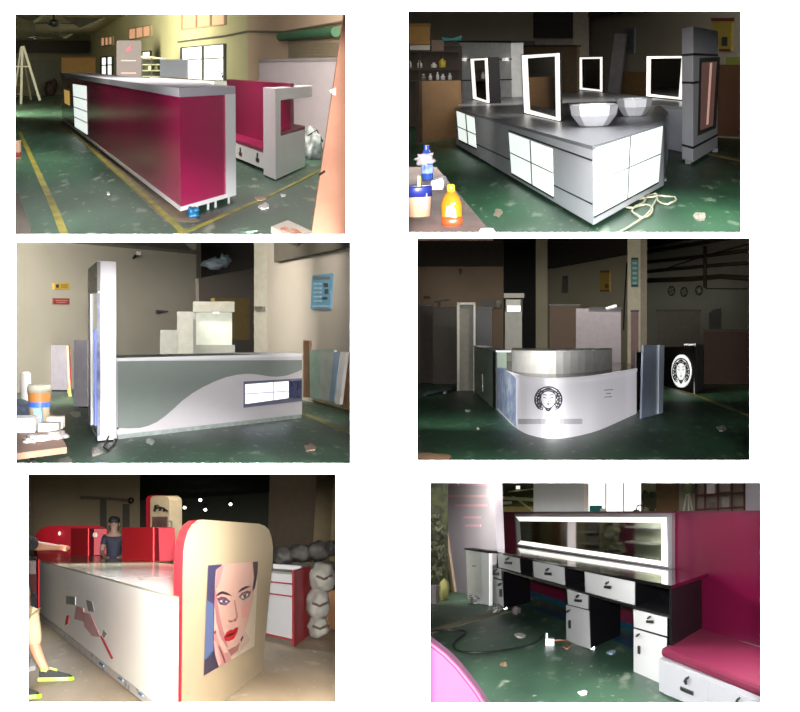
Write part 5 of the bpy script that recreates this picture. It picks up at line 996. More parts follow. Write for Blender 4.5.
# man behind the counter
c = R.F(113, 610); sc_ = c.y / FOC; pt = lambda x, y, o=0.: V((R.E + R.ray(x, y) * (c.y / R.ray(x, y).y))) + V((0, o, 0))
T = Thing(R, 'person', 'man in dark navy shirt behind the counter looking down, bottom left view', 'person', c)
hz = pt(113, 524).z; X = c.x
G = lambda x, y, z: V((X + x, c.y + y, z))
hh = hz + .12
skin(T, 'body', [(None, [('pel', G(0, 0, .95), .15), ('ab', G(0, .02, 1.1), .14), ('ch', G(0, 0, hz - .38), .16), ('sh', G(0, 0, hz - .25), .12), ('nk', G(0, 0, hz - .15), .06), ('jaw', G(0, -.03, hz - .06), .08), ('hd', G(0, 0, hz + .02), .105), ('crown', G(0, .01, hz + .09), .075)]),
    ('sh', [('s1', G(-.17, 0, hz - .27), .07), ('e1', G(-.24, -.06, hz - .55), .048), ('w1', G(-.16, -.3, hz - .66), .035), ('h1', G(-.12, -.4, hz - .67), .04)] + [('f1a', G(-.1, -.48, hz - .68), .012)]), ('h1', [('t1', G(-.07, -.42, hz - .66), .013)]),
    ('sh', [('s2', G(.17, 0, hz - .27), .07), ('e2', G(.24, -.06, hz - .55), .048), ('w2', G(.16, -.3, hz - .66), .035), ('h2', G(.12, -.4, hz - .67), .04), ('f2a', G(.1, -.48, hz - .68), .012)]), ('h2', [('t2', G(.07, -.42, hz - .66), .013)]),
    ('pel', [('k1', G(-.1, -.02, .5), .075), ('a1', G(-.1, .02, .1), .05), ('o1', G(-.1, -.14, .04), .045)]), ('pel', [('k2', G(.1, -.02, .5), .075), ('a2', G(.1, .02, .1), .05), ('o2', G(.1, -.14, .04), .045)])], mat('dim_skin', (120, 92, 78), .7))
skin(T, 'shirt', [(None, [('a', G(0, 0, .98), .165), ('b', G(0, .01, 1.15), .16), ('c', G(0, 0, hz - .38), .178), ('d', G(0, 0, hz - .26), .135)]), ('d', [('s1', G(-.17, 0, hz - .27), .085), ('e1', G(-.22, -.04, hz - .44), .065)]), ('d', [('s2', G(.17, 0, hz - .27), .085), ('e2', G(.22, -.04, hz - .44), .065)])], mat('navy_shirt', (26, 28, 44), .8))
T.part('hair', MB().blob(G(0, .015, hz + .075), .118, .125, .085, 3, .15), mat('black_hair', (16, 14, 14), .7), smooth=True)
for s in (-1, 1):
    T.part('eye', MB().blob(G(s * .038, -.098, hz + .005), .014, .01, .009, 1, 0, 2), M_dark); T.part('ear', MB().blob(G(s * .108, 0, hz - .01), .014, .025, .035, 1, 0, 2), MATS['dim_skin'], smooth=True)
T.part('nose', MB().blob(G(0, -.115, hz - .03), .014, .022, .026, 1, 0, 2), MATS['dim_skin'], smooth=True); T.part('mouth', MB().cube(G(0, -.1, hz - .07), .045, .015, .008), mat('dim_lips', (140, 84, 76), .6))
# person at left edge: reaching arm, shorts, bright shoe
c = R.F(50, 680.5); pt = lambda x, y, o=0.: R.E + R.ray(x, y) * ((c.y + o) / R.ray(x, y).y)
T = Thing(R, 'person', 'person in black shirt, khaki shorts and neon green shoes reaching over counter', 'person', c)
hand = pt(68, 547.6, 2.2)
ch = [(None, [('pel', pt(19, 601), .14), ('ab', pt(15, 578), .13), ('chest', pt(15, 556), .145), ('nk0', pt(15, 541), .1), ('nk', pt(16, 533), .055), ('jaw', pt(18, 524), .075), ('hd', pt(18, 516), .1), ('crown', pt(17, 509), .07)]),
    ('nk0', [('sh', pt(26, 543), .075), ('elb', pt(39, 546, .8), .055), ('wr', pt(58, 547.4, 1.8), .036), ('palm', pt(64, 547.6, 2.0), .038)])]
for k, (dx, dy) in enumerate(((4.6, -1.4), (5.6, -.5), (5.4, .5), (4.4, 1.3))): ch.append(('palm', [('f%d' % k, pt(64 + dx * .6, 547.6 + dy, 2.1 + .03 * k), .011), ('g%d' % k, pt(64 + dx, 547.8 + dy, 2.2 + .03 * k), .009)]))
ch.append(('palm', [('th', pt(64, 550.2, 1.9), .012), ('th2', pt(66.6, 550.6, 1.95), .009)]))
ch += [('nk0', [('shb', pt(6, 546), .07), ('elbb', pt(2, 574), .05), ('wrb', pt(6, 598), .035), ('hb', pt(7, 606), .035), ('fb', pt(8, 612), .014)]),
    ('pel', [('hip', pt(26, 607), .105), ('kn', pt(34, 645), .072), ('calf', pt(40, 660), .06), ('ank', pt(47.5, 673.6), .042), ('toe', pt(60, 678), .035)]),
    ('pel', [('hip2', pt(15, 610, -.4), .1), ('kn2', pt(15, 650, -1), .07), ('ank2', pt(20, 690, -1.6), .042), ('toe2', pt(32, 699, -1.7), .035)])]
skin(T, 'body', ch, M_skin)
M_blk = mat('black_tshirt', (18, 18, 20), .85)
skin(T, 'shirt', [(None, [('a', pt(20, 606), .165), ('b', pt(15, 580), .155), ('c', pt(15, 556), .17), ('d', pt(15, 542), .12)]), ('d', [('s', pt(26, 542.6), .09), ('e', pt(33.5, 543.6, .4), .078)]), ('d', [('s2', pt(6, 546), .085), ('e2', pt(4, 560), .07)]), ('a', [('h', pt(29, 604), .12), ('h2', pt(31.5, 614), .1)])], M_blk)
skin(T, 'shorts', [(None, [('a', pt(20, 606), .15), ('b', pt(29.5, 618), .118), ('c', pt(33, 634), .1), ('d', pt(34.6, 648), .088)]), ('a', [('e', pt(15, 624, -.5), .12), ('f', pt(15, 648, -1), .1)])], mat('khaki_shorts', (206, 184, 146), .85))
s = c.y / FOC
def shoe(T, ax, ay, tx, ty, o):
    a = pt(ax, ay, o); b = pt(tx, ty, o); d = b - a; d.z = 0; d.normalize(); n = V((-d.y, d.x, 0)); L = (b - a).length
    mb = MB(); prof = []
    def sec(t, w, h0, h1): return [a + d * t + n * w * q + V((0, 0, h)) for q, h in ((-1, h0), (1, h0), (.8, h1), (-.8, h1))]
    secs = [sec(-.02, .045, .03, .10), sec(L * .3, .05, .03, .115), sec(L * .6, .056, .03, .085), sec(L * .9, .048, .03, .06), sec(L, .02, .03, .045)]
    fl = lambda p: V((p.x, p.y, p.z + min(a.z, 0)))
    vs = [p for q in secs for p in q]; fs = [(3, 2, 1, 0)] + [(i * 4 + k, i * 4 + (k + 1) % 4, i * 4 + 4 + (k + 1) % 4, i * 4 + 4 + k) for i in range(4) for k in range(4)] + [(16, 17, 18, 19)]
    z0 = V((0, 0, zf - a.z)); u = T.part('shoe', MB().add([p + z0 for p in vs], fs), mat('black_shoe', (14, 18, 12), .7), label='black shoe with neon green sole')
    sl = [a + d * t + n * w + z0 for t, w in ((-.03, -.05), (L * .5, -.062), (L * .9, -.05), (L + .02, 0), (L * .9, .05), (L * .5, .062), (-.03, .05))]
    T.part('sole', MB().prism(sl, (0, 0, .035)), mat('neon_green', (170, 240, 40), .4), parent=u)
    T.part('tongue', MB().prism([a + d * t + n * w + V((0, 0, h)) + z0 for t, w, h in ((L * .28, -.03, .12), (L * .28, .03, .12), (L * .52, .035, .098), (L * .52, -.035, .098))], (0, 0, .02)), MATS['neon_green'], parent=u)
    T.part('collar', MB().prism([a + d * t + n * w + V((0, 0, h)) + z0 for t, w, h in ((.0, -.046, .1), (L * .2, -.05, .108), (L * .2, .05, .108), (.0, .046, .1))], (0, 0, .03)), MATS['neon_green'], parent=u)
zf = 0.0; shoe(T, 41, 679.5, 72, 676.5, 0); shoe(T, 14, 697, 39, 699.5, -1.7)
# small cabinet right
fc = Fr(R, (293.5, 648), (263, 640.5), (310, 635.2)); zc = R.H(fc.O, 570.5)
T = Thing(R, 'drawer_cabinet', 'small white drawer cabinet with red side panel, bottom left view', 'cabinet', fc.O)
T.part('body', MB().box(fc, .06, fc.La, .05, fc.Lb, .1, zc - .06), M_white); T.part('plinth', MB().box(fc, .1, fc.La, .15, fc.Lb, 0, .1), mat('dim_plinth', (120, 112, 100), .6))
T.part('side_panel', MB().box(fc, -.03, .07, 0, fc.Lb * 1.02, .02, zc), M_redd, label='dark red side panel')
for y0, y1 in ((583.5, 585), (596, 597.4), (639.4, 641.4)):
    z0, z1 = R.H(fc.O, y1), R.H(fc.O, y0); T.part('edge_strip', MB().box(fc, .05, fc.La, .0, .06, z0, z1), M_redd, label='dark red edge strip')
T.part('back_ledge', MB().box(fc, .06, fc.La, fc.Lb * .5, fc.Lb * .6, zc - .06, zc + .03), M_white); T.part('tray', MB().box(fc, .1, fc.La, .1, fc.Lb * .45, zc - .06, zc - .03), mat('grey_tray', (140, 134, 124), .5))
# sacks, board, rubble
M_sack = mat('grey_sack', (128, 124, 114), .9, var=.2, scale=5)
for k, (x, yc, rx, ry, yb, lab) in enumerate(((318, 626, 9, 10, 640, 'lowest grey sack of the pile right of small cabinet'), (318, 603.5, 10.5, 13.5, 640, 'middle grey sack of the pile right of small cabinet'), (322, 577, 12, 12.5, 640, 'topmost grey sack of the pile right of small cabinet'))):
    b = R.F(x, yb); p = R.E + R.ray(x, yc) * (b.y / R.ray(x, yc).y); s = b.y / FOC
    T = Thing(R, 'sack', lab, 'sack', V((p.x, p.y, p.z - ry * s)), 'grey sacks beside small cabinet'); T.part('bag', MB().blob(p, rx * s * 1.15, .3, ry * s * 1.2, 4 + k, .3), M_sack, smooth=True); T.part('tie', MB().tube([p + V((-.1, -.27, .02)), p + V((.0, -.33, -.02)), p + V((.12, -.26, .03))], .02), M_dim)
fo = Fr(R, (326, 628), (345, 634)); T = Thing(R, 'orange_board', 'orange brown carton board at the right edge of bottom left view', 'board', fo.P(.2, 0, 0)); T.part('sheet', MB().plate(fo, [(329, 591), (350, 588), (350, 636), (325, 626)], -.1, .2), mat('orange_carton', (206, 150, 104), .7)); T.part('edge', MB().plate(fo, [(327.6, 592), (329.4, 591), (325.6, 626), (324, 625)], -.12, .22), mat('orange_carton_edge', (160, 112, 74), .7))
M_rub = mat('dim_grey_bag', (84, 80, 74), .8, var=.2)
for k, (x, y, w, h, lab) in enumerate(((283, 556, 11, 9, 'dim grey bag behind the small white cabinet at left'), (300, 553, 12, 9, 'dim grey bag in middle behind the small cabinet'), (318, 551, 12, 10, 'dim grey bag behind topmost sack'), (331, 548, 7, 8, 'dim pale bag at far right below beige pillar'))):
    b = R.F(x, 600); p = R.E + R.ray(x, y) * (b.y / R.ray(x, y).y); s = b.y / FOC; single(R, 'rubble_bag', lab, 'bag', MB().blob(p, w * s, .5, h * s, 9 + k, .3), M_rub, 'dim bags along rear wall', smooth=True)
fw = Fr(R, (276, 596), (330, 598)); single(R, 'stone_ledge', 'dim grey low block supporting bags behind the small cabinet', 'block', MB().rect(fw, 272, 562, 345, 597, .2, .8), mat('dim_block', (92, 88, 78), .8))
# dark hall
M_w5 = mat('olive_dark_plaster', (104, 92, 70), .9, var=.1, scale=1)
f = Fr(R, (-60, 580), (174, 580)); struct(R, 'wall_left', MB().rect(f, -140, 464, 140, 580, 0, .2), M_w5); wl = f
M_h = mat('dark_hall', (52, 54, 42), .9)
f = Fr(R, (100, 568), (360, 568)); struct(R, 'wall_rear', MB().rect(f, 90, 464, 376, 568, 0, .2), M_h)
f = Fr(R, (268, 584), (345, 588)); struct(R, 'wall_right', MB().plate(f, [(270, 466), (376, 462), (376, 592), (266, 584)], .2, .4), mat('dark_brown_wall', (66, 56, 44), .9))
f = Fr(R, (310, 592), (334, 594)); struct(R, 'light_stop_19', MB().plate(f, [(317.5, 464), (334, 464), (328.5, 594), (310.5, 592)], 0, .4), mat('beige_pillar', (136, 120, 88), .9))
mb = MB(); a = R.D(120, 515, 76); b = R.D(272, 508, 76); mb.prism([a, b, R.D(285, 464, 50), R.D(110, 464, 50)], (0, 0, .2)); struct(R, 'ceiling', mb, mat('dark_green_ceiling', (56, 62, 46), .9))
M_star = mat('spot_lamp', (255, 255, 240), .4, emit=5, var=0)
for k, (x, y) in enumerate(((184.6, 507.6), (200.3, 500), (205.4, 509.8), (230.5, 504.2))):
    p = R.D(x, y, 62 if k != 1 else 58); T = Thing(R, 'ceiling_spot', ('leftmost small bright ceiling lamp, bottom left view', 'highest small bright ceiling lamp, bottom left view', 'lowest small bright ceiling lamp above the end panel', 'rightmost small bright ceiling lamp, bottom left view')[k], 'lamp', p, 'small bright ceiling lamps')
    T.part('bulb', MB().blob(p, .07, .07, .06, 1, 0, 2), M_star, smooth=True); T.part('housing', MB().lathe(p + V((0, .05, .06)), [(.1, 0), (.05, .2)], 10), M_dark)
T = Thing(R, 'wall_pipe', 'dark horizontal pipe with posts on left wall, bottom left view', 'pipe', wl.P(*wl.ox(105, 499)[:1], -.2, wl.ox(105, 499)[1]))
q = lambda x, y: wl.P(wl.ox(x, y, -.2)[0], -.2, wl.ox(x, y, -.2)[1])
T.part('pipe', MB().tube([q(81, 497), q(110, 498.5), q(130, 500.4)], .05), M_dim); T.part('end', MB().blob(q(131, 500.4), .1, .1, .11, 1, .1, 2), M_dark, smooth=True)
T.part('post', MB().rect(wl, 100.4, 499, 106.6, 560, -.25, 0), mat('dark_post', (50, 44, 34), .8)); T.part('post', MB().rect(wl, 123, 504, 129.6, 560, -.25, 0), MATS['dark_post'])
c = R.F(28, 640); T = Thing(R, 'clutter_box', 'dark red box at the left edge between counter and person', 'box', c); fq = Fr(R, (20, 622), (37.5, 622)); T.part('body', MB().rect(fq, 14, 574, 36.6, 621, 0, .3), mat('dull_maroon', (92, 40, 40), .7)); T.part('top_pack', MB().rect(fq, 14, 560, 36, 574, .02, .3), mat('pinkish_grey_pack', (150, 132, 128), .7))
single(R, 'black_cable', 'black strap hanging at the far left edge of the cream counter', 'strap', MB().tube([R.D(22, 556, 24), R.D(30, 558, 24), R.D(36.5, 558.4, 24)], .03), M_dark)
scrap(R, 'cloth_scrap', 'white cloth on the floor behind neon shoe at left edge', 'cloth', 31, 668, 12, 9, M_paper, 51, .05)
# ================================================================== bottom right: black and white vanity desk against a magenta wall
R = R6
f6 = Fr(R, (672, 689), (497, 606.5), (703, 663.5)); zt = R.H(f6.O, 585); A6, B6 = f6.La, f6.Lb
aL = f6.ox(487.5, 552)[0]
def ax(x, y): return f6.ox(x, y)[0]
zl = R.H(f6.P(ax(610, 640), 0, 0), 598.8)
BW = 3.02
T = Thing(R, 'vanity_desk', 'long black vanity desk with white drawers before magenta wall', 'desk', f6.P(A6 / 2, 0, 0))
T.part('worktop', MB().box(f6, -.05, aL, -.08, BW - .02, zt - .035, zt), mat('black_gloss_top', (20, 18, 22), .07, var=.2, coat=.4), bevel=.004)
T.part('lower_shelf', MB().box(f6, .02, aL, 0, B6 * .9, zl - .03, zl), mat('black_shelf', (30, 28, 32), .3))
T.part('back_board', MB().box(f6, .02, aL, B6 * .7, B6 * .75, zl, zt - .035), M_black)
T.part('side_panel', MB().box(f6, -.03, .06, -.01, B6 * .96, .0, zt - .035), M_black)
for x in (497, 520, 532.8, 564.6, 584.6, 635): a = ax(x, 575); T.part('divider', MB().box(f6, a - .03, a + .03, .0, B6 * .7, zl, zt - .035), M_black)
M_wd = mat('white_drawer_front', (222, 222, 224), .25, var=.02)
def handle(T, parent, x, y, w=3.4, hh=1.3, fr=f6, o=-.02, vert=False):
    if vert: q = [(x - 1, y - 4), (x + 1, y - 3.6), (x + 1, y + 4.2), (x - 1, y + 3.6)]
    else: q = [(x - w, y - hh), (x + w, y - hh + .5), (x + w, y + hh + .6), (x - w, y + hh)]
    T.part('handle', MB().plate(fr, q, o - .06, o), M_dark, parent=parent, label='dark handle')
def key(T, parent, x, y, fr=f6, o=-.02): T.part('key', MB().plate(fr, [(x - 1.6, y + .8), (x - .2, y - 1.2), (x + 1.6, y - 1.6), (x + 1.4, y - .2), (x - .4, y + 1.6)], o - .1, o), M_dark, parent=parent, label='dark key in lock')
def dk(n): return n
for q, (hx, hy) in ((([(497.2, 553.2), (519, 557.6), (520, 572.8), (498.3, 567)]), (507, 561.5)), (([(532.8, 560.4), (564, 566.6), (564.7, 585.2), (533.8, 577)]), (547, 572.4)), (([(584.6, 571.6), (634.6, 582), (634.7, 605.2), (585.4, 592)]), (606.5, 585.8))):
    d = T.part('drawer', MB().plate(f6, q, -.03, .02), M_wd, label='white drawer front'); handle(T, d, hx + .6, hy + 1.2, o=-.03); key(T, d, hx - .6, hy - 2.6, o=-.03)
def pedestal(lab, dq, oq, b1, hd, hk, ho, hv, extra=''):
    a0 = max(ax(*oq[2]), .07); a1 = ax(*oq[3]); T = Thing(R, 'drawer_pedestal', lab, 'cabinet', f6.P(a0, 0, 0), 'white fronted pedestals under the desk')
    T.part('body', MB().box(f6, a0, a1 + .02, .0, B6 * b1, .02, zl - .035), M_black)
    d = T.part('drawer', MB().plate(f6, dq, -.03, .0), M_wd, label='white drawer front'); handle(T, d, *hd, o=-.03); key(T, d, *hk, o=-.03)
    d = T.part('door', MB().plate(f6, oq, -.03, .0), M_wd, label='white door'); handle(T, d, *hv, vert=True, o=-.03); key(T, d, *ho, o=-.03)
    T.part('foot', MB().cube(f6.P(a0 + .1, .2, 0), .06, .2, .03), M_chrome)
pedestal('leftmost and smallest looking white fronted pedestal under far end of vanity desk', [(489.7, 566.8), (500.8, 569), (501.2, 579.2), (490.2, 576.2)], [(492, 578.2), (501.9, 580.9), (503.6, 607.2), (493.4, 603.2)], .8, (494.8, 573.6), (494, 570.6), (498.6, 584.6), (500, 593))
pedestal('middle white fronted pedestal under vanity desk with white door', [(567, 589.2), (587.9, 595.2), (588, 609.2), (568, 604.4)], [(566, 605), (588.8, 610.8), (590.4, 649.2), (566.4, 641.2)], .85, (577.5, 600.4), (576.6, 596.4), (567.2, 611.4), (569.2, 624.4))
pedestal('nearest white fronted pedestal at right end of vanity desk beside bench', [(633.4, 609.2), (667, 617.8), (667, 636.2), (633.8, 627)], [(633.8, 628.8), (666.8, 638.4), (666, 686), (633.6, 671.4)], .9, (649.4, 621.6), (648, 617.8), (636.6, 635.6), (638.4, 650))
# magenta wall panel
aR = f6.ox(790, 560, BW)[0]; aW = f6.ox(496, 530, BW)[0]; zw = R.H(f6.P(0, BW, 0), 512.6)
T = Thing(R, 'partition_wall', 'long magenta partition behind vanity desk and bench, bottom right view', 'partition', f6.P(0, B6, 0))
T.part('panel', MB().box(f6, aR, aW, BW, BW + .25, .1, zw), mat('deep_magenta_panel', (112, 14, 54), .35, var=.05)); T.part('top_edge', MB().box(f6, aR, aW, BW - .02, BW + .28, zw, zw + .02), mat('dark_magenta_edge', (90, 40, 60), .4)); T.part('plinth', MB().box(f6, aR, aW, BW + .02, BW + .22, 0, .1), M_bluefilm, label='blue film wrapped base')
# mirror unit
fm = Fr(R, (672, 689), (497, 606.5), (703, 663.5)); fm.O = f6.P(0, 2.68, 0)
T = Thing(R, 'mirror_unit', 'long lit vanity mirror in silver frame standing on black desk', 'mirror', fm.P(fm.La / 2, 0, zt))
T.part('frame', MB().plate(fm, [(514.5, 513.6), (671.8, 513.2), (671.8, 569.2), (516.6, 545.6)], 0, .3), mat('silver_mirror_frame', (150, 146, 150), .4, var=.02), bevel=.004)
inn = [(519.4, 521.2), (661.5, 522.8), (661.5, 561.2), (520.8, 540.6)]
out = [(515.6, 516.8), (666, 517.4), (667.4, 566.6), (517.6, 544)]
T.part('mirror', MB().plate(fm, inn, -.012, 0), mat('grey_mirror', (168, 164, 144), .04, metal=1, var=0), label='mirror glass')
for i in range(4):
    j = (i + 1) % 4; T.part('light_strip', MB().plate(fm, [out[i], out[j], inn[j], inn[i]] if i != 3 else [(516.2, 517), (519.4, 521.2), (520.6, 540.4), (517.6, 544)], -.02 - .001 * i, 0), M_led if i != 3 else mat('silver_strip', (200, 200, 196), .3), label='lit white strip' if i != 3 else None)
# white panel and small cabinet, left
fw = Fr(R, (455, 598), (498, 607.5)); P = []
T = Thing(R, 'white_panel_board', 'big white board with faint pink print, left of vanity desk', 'board', fw.P(fw.La / 2, 0, 0))
T.part('board', MB().plate(fw, [(437.5, 476), (494, 476), (499, 607.6), (455, 598)], .6, .75), mat('white_board_paint', (166, 158, 164), .6, var=.02)); T.part('edge', MB().plate(fw, [(435, 476), (437.6, 476), (455.2, 598), (452.4, 597)], .55, .8), mat('beige_board_edge', (160, 140, 116), .6))
M_pp = mat('faint_pink_print', (206, 164, 174), .5, var=0)
for x0, x1, y in ((441, 458, 484.4), (462, 488, 484.4), (447, 489, 496), (455, 487, 505.4), (463, 480, 517.4), (465, 480.5, 525.6)): T.part('print_line', MB().rect(fw, x0, y - 1.3, x1, y + 1.3, .585, .6), M_pp)
fs = Fr(R, (489, 606.4), (467.5, 601.4)); T = Thing(R, 'small_cabinet', 'small white cabinet with a black top at left end of vanity desk', 'cabinet', fs.P(fs.La / 2, 0, 0))
T.part('body', MB().plate(fs, [(489, 553), (466, 549.5), (467.6, 600.6), (489, 605.6)], 0, .06), mat('grey_white_side', (196, 196, 192), .35)); T.part('top', MB().plate(fs, [(488.6, 551), (464.4, 548), (464.4, 549.6), (488.6, 553.4)], -.06, .1), M_black); T.part('front_strip', MB().plate(fs, [(489, 553.4), (481, 552.2), (482.4, 604), (489, 605.6)], -.02, 0), M_white); T.part('knob', MB().plate(fs, [(472.5 + .8 * math.cos(k), 566 + .8 * math.sin(k)) for k in range(6)], -.05, 0), M_chrome)
# bench with cushion
fb = Fr(R, (659, 693.4), (700, 712), (690, 672)); zb = R.H(fb.O, 658.6); La = 6
T = Thing(R, 'storage_bench', 'white storage bench with a magenta cushion seat, bottom right corner', 'bench', fb.O)
T.part('body', MB().box(fb, 0, La, 0, fb.Lb * 1.7, .02, zb), mat('white_bench_body', (168, 168, 174), .5, var=.02), bevel=.006)
fcu = [R.F(x, y, zb + .0) for x, y in ((662, 656.6), (700.5, 634.8), (800, 662), (800, 716))]
cu = MB(); z0, z1 = zb, zb + .075
import itertools
cq = [R.F(x, y, z0) for x, y in ((661.8, 657), (701, 635.6), (790, 666), (790, 711))]
cu.prism(cq, (0, 0, .085)); T.part('seat_cushion', cu, mat('magenta_vinyl', (110, 28, 58), .6, spec=.2, var=.06, bump=.05), bevel=.03, label='padded magenta cushion')
for xs, (hx, hy), (kx, ky) in (((664, 708), (686, 691.4), (685.6, 680)), ((710, 756), (738, 711), (737, 700.8))):
    q = [(xs[0], 661 + (xs[0] - 660) * .42), (xs[1], 661 + (xs[1] - 660) * .42), (xs[1], 692 + (xs[1] - 660) * .42), (xs[0], 692 + (xs[0] - 660) * .42)]
    d = T.part('drawer', MB().plate(fb, q, -.02, .02), mat('white_bench_drawer', (166, 166, 172), .5, var=.02), label='white drawer front')
    T.part('handle', MB().plate(fb, [(hx - 6, hy - 4.6), (hx + 6.6, hy + .8), (hx + 6.6, hy + 4.2), (hx - 6, hy - 1.2)], -.07, -.02), M_dark, parent=d, label='dark handle'); T.part('key', MB().plate(fb, [(kx - 2.4, ky + 1.4), (kx - .4, ky - 2), (kx + 2, ky - 3), (kx + 2.2, ky - 1), (kx + .2, ky + 1), (kx + .4, ky + 5), (kx - 1, ky + 4.4)], -.1, -.02), M_dark, parent=d, label='dark key in lock')
# unclear pink blur close to camera, built as a made-up cushion
def near(x, y, d): return R.D(x, y, d)
mb = MB(); pts = [(420, 636), (431, 645), (444, 655), (456, 667), (468, 682), (477, 694), (484, 706), (488, 716), (420, 716)]
mb.prism([near(x, y, 8.2) for x, y in pts], (0, .3, 0))
T = Thing(R, 'pink_shape', 'bright pink rounded padded shape close up in bottom left corner of bottom right view', 'cushion', near(440, 716, 8.2)); T.part('pad', mb, mat('bright_pink_vinyl', (112, 50, 92), .8, var=.06, emit=0), bevel=.06)
edge = [(431 - 4, 641.4), (431, 645), (444, 655), (456, 667), (468, 682), (477, 694), (484, 706), (488, 716)]
T.part('piping', MB().tube([near(x + .4, y - .3, 8.18) for x, y in edge], .012, 8), mat('pink_piping', (150, 50, 84), .6), smooth=True)
# floor things
c = [R.F(x, y) + V((0, 0, .015)) for x, y in ((420, 634), (440, 631.5), (460, 631.6), (466, 633.5), (460, 639), (454, 645), (456, 651), (468, 653.6), (486, 653.6), (504, 651.4), (518, 649), (532, 645), (540, 640), (543, 636))]
single(R, 'power_cable', 'black cable curving over green floor to white adaptor, bottom right view', 'cable', MB().tube(cspl(c), .014), M_dark, smooth=True)
c = R.F(550, 645); s = c.y / FOC; T = Thing(R, 'power_adaptor', 'white upright power adaptor on floor left of middle pedestal', 'adaptor', c); T.part('body', MB().cube(c, 8.6 * s, .2, 6.5 * s), M_white, bevel=.005); T.part('prong', MB().cube(c + V((-3 * s, 0, 6.4 * s)), 1.6 * s, .05, 5 * s), M_white)
single(R, 'brown_cable', 'thin brown lead from white adaptor towards middle pedestal', 'cable', MB().tube([R.F(x, y) + V((0, 0, .012)) for x, y in ((554, 641.5), (560, 641), (566, 641.6), (572, 646), (567, 650), (560, 646.5))], .012), mat('brown_lead', (124, 84, 60), .6), smooth=True)
scrap(R, 'paper_scrap', 'white paper scrap on green floor between small cabinet and middle pedestal', 'scrap', 520, 636, 12, 5, M_paper, 61)
scrap(R, 'plastic_scrap', 'crumpled clear and red plastic near leftmost pedestal', 'scrap', 516, 612.5, 8, 5, mat('pinkish_film', (196, 176, 172), .4), 62, .05)
for x, y, w, h, sd, lab in ((476, 600.5, 15, 10, 63, 'crumpled silver plastic at foot of big white board'), (496, 608.6, 11, 8, 64, 'crumpled silver plastic at foot of leftmost pedestal')): c = R.F(x, y + 3); s = c.y / FOC; single(R, 'plastic_heap', lab, 'plastic', MB().blob(c + V((0, 0, h * .4 * s)), w / 2 * s, .35, h * .45 * s, sd, .9, 3, 3), mat('silver_plastic', (190, 192, 190), .25, var=.6, scale=14, col2=(60, 64, 60)))
scrap(R, 'paper_scrap', 'blue and white scrap under desk right of middle pedestal', 'scrap', 611, 653, 10, 4, mat('blue_white_scrap', (150, 170, 190), .6), 65)
scrap(R, 'paper_scrap', 'pale scrap on floor at bottom edge, bottom right view', 'scrap', 583, 694, 10, 4, M_paper, 66)
scrap(R, 'cardboard_scrap', 'small brown scrap on the green floor, bottom right view', 'scrap', 504, 665, 8, 4, mat('tan_scrap_b', (150, 124, 96), .8), 67)
single(R, 'floor_line', 'pale beige floor line at left side of bottom right view', 'floor marking', floor_line(R, [(420, 634.5), (470, 620.5), (506, 611.5)], .2), mat('beige_floor_line', (150, 142, 112), .7))
single(R, 'floor_film', 'blue protective film on floor under the magenta partition', 'film', MB().prism([R.F(x, y) + V((0, 0, .004)) for x, y in ((526, 606), (560, 612), (640, 640), (640, 654), (612, 640), (560, 620))], (0, 0, .004)), M_bluefilm)
# background
M_ol = mat('olive_hall', (122, 118, 58), .9, var=.3, scale=2, col2=(70, 70, 34))
f = Fr(R, (380, 556), (540, 556)); struct(R, 'wall_left', MB().rect(f, 383, 476, 800, 556, 0, .2), M_ol)
fd = Fr(R, (428, 597), (447, 598)); T = Thing(R, 'junk_rack', 'dark rack of cluttered dark green shapes at far left, bottom right view', 'rack', fd.P(.3, .5, 0)); M_dj = mat('dark_olive_junk', (58, 60, 34), .8, var=.5, scale=9, col2=(24, 24, 16))
T.part('frame', MB().rect(fd, 424, 478, 448, 597, .9, 1.0), M_dj)
for k, (x, y, w, h) in enumerate(((434, 520, 5, 6), (438, 533, 5, 8), (433, 548, 5, 8), (440, 556, 5, 9), (435, 573, 6, 8))): p = R.E + R.ray(x, y) * (fd.O.y / R.ray(x, y).y); s = fd.O.y / FOC; T.part('junk', MB().blob(p + V((0, .3, 0)), w * s, .2, h * s, 70 + k, .8), M_dj)
c = R.F(432, 603); single(R, 'grey_bin', 'greyish box on floor at far left edge below dark rack', 'bin', MB().cube(c, .2, .6, .3), mat('dull_grey_bin', (112, 104, 104), .7)); c = R.F(444, 600); single(R, 'olive_sack', 'olive sack on the floor between grey box and big white board', 'sack', MB().blob(c + V((0, 0, .16)), .09, .4, .2, 77, .4), mat('olive_sack', (130, 128, 70), .8), smooth=True)
fh = Fr(R, (492, 565), (536, 565)); T = Thing(R, 'overhead_beams', 'pale overhead beams seen between white board and grey panel', 'beam', fh.P(.5, 0, 2)); M_pb2 = mat('pale_beam', (196, 196, 150), .6)
for q in ([(494, 496), (535, 498), (535, 501.5), (494, 499)], [(494, 502), (512, 501), (512, 504), (494, 505)], [(508, 491), (535, 488), (535, 489.4), (508, 492.4)], [(512, 496), (514, 496), (534, 511), (532, 511)]): T.part('beam', MB().plate(fh, q, 0, .3), M_pb2)
T.part('lamp', MB().rect(fh, 516, 485.8, 520, 489, -.1, .1), M_led, label='bright lamp'); T.part('lower_beam', MB().rect(fh, 494, 506.5, 535, 520, .4, .7), mat('tan_beam', (170, 154, 90), .7)); T.part('dark_gap', MB().rect(fh, 494, 480, 535, 495.8, .6, .8), mat('dark_olive', (60, 62, 24), .8))
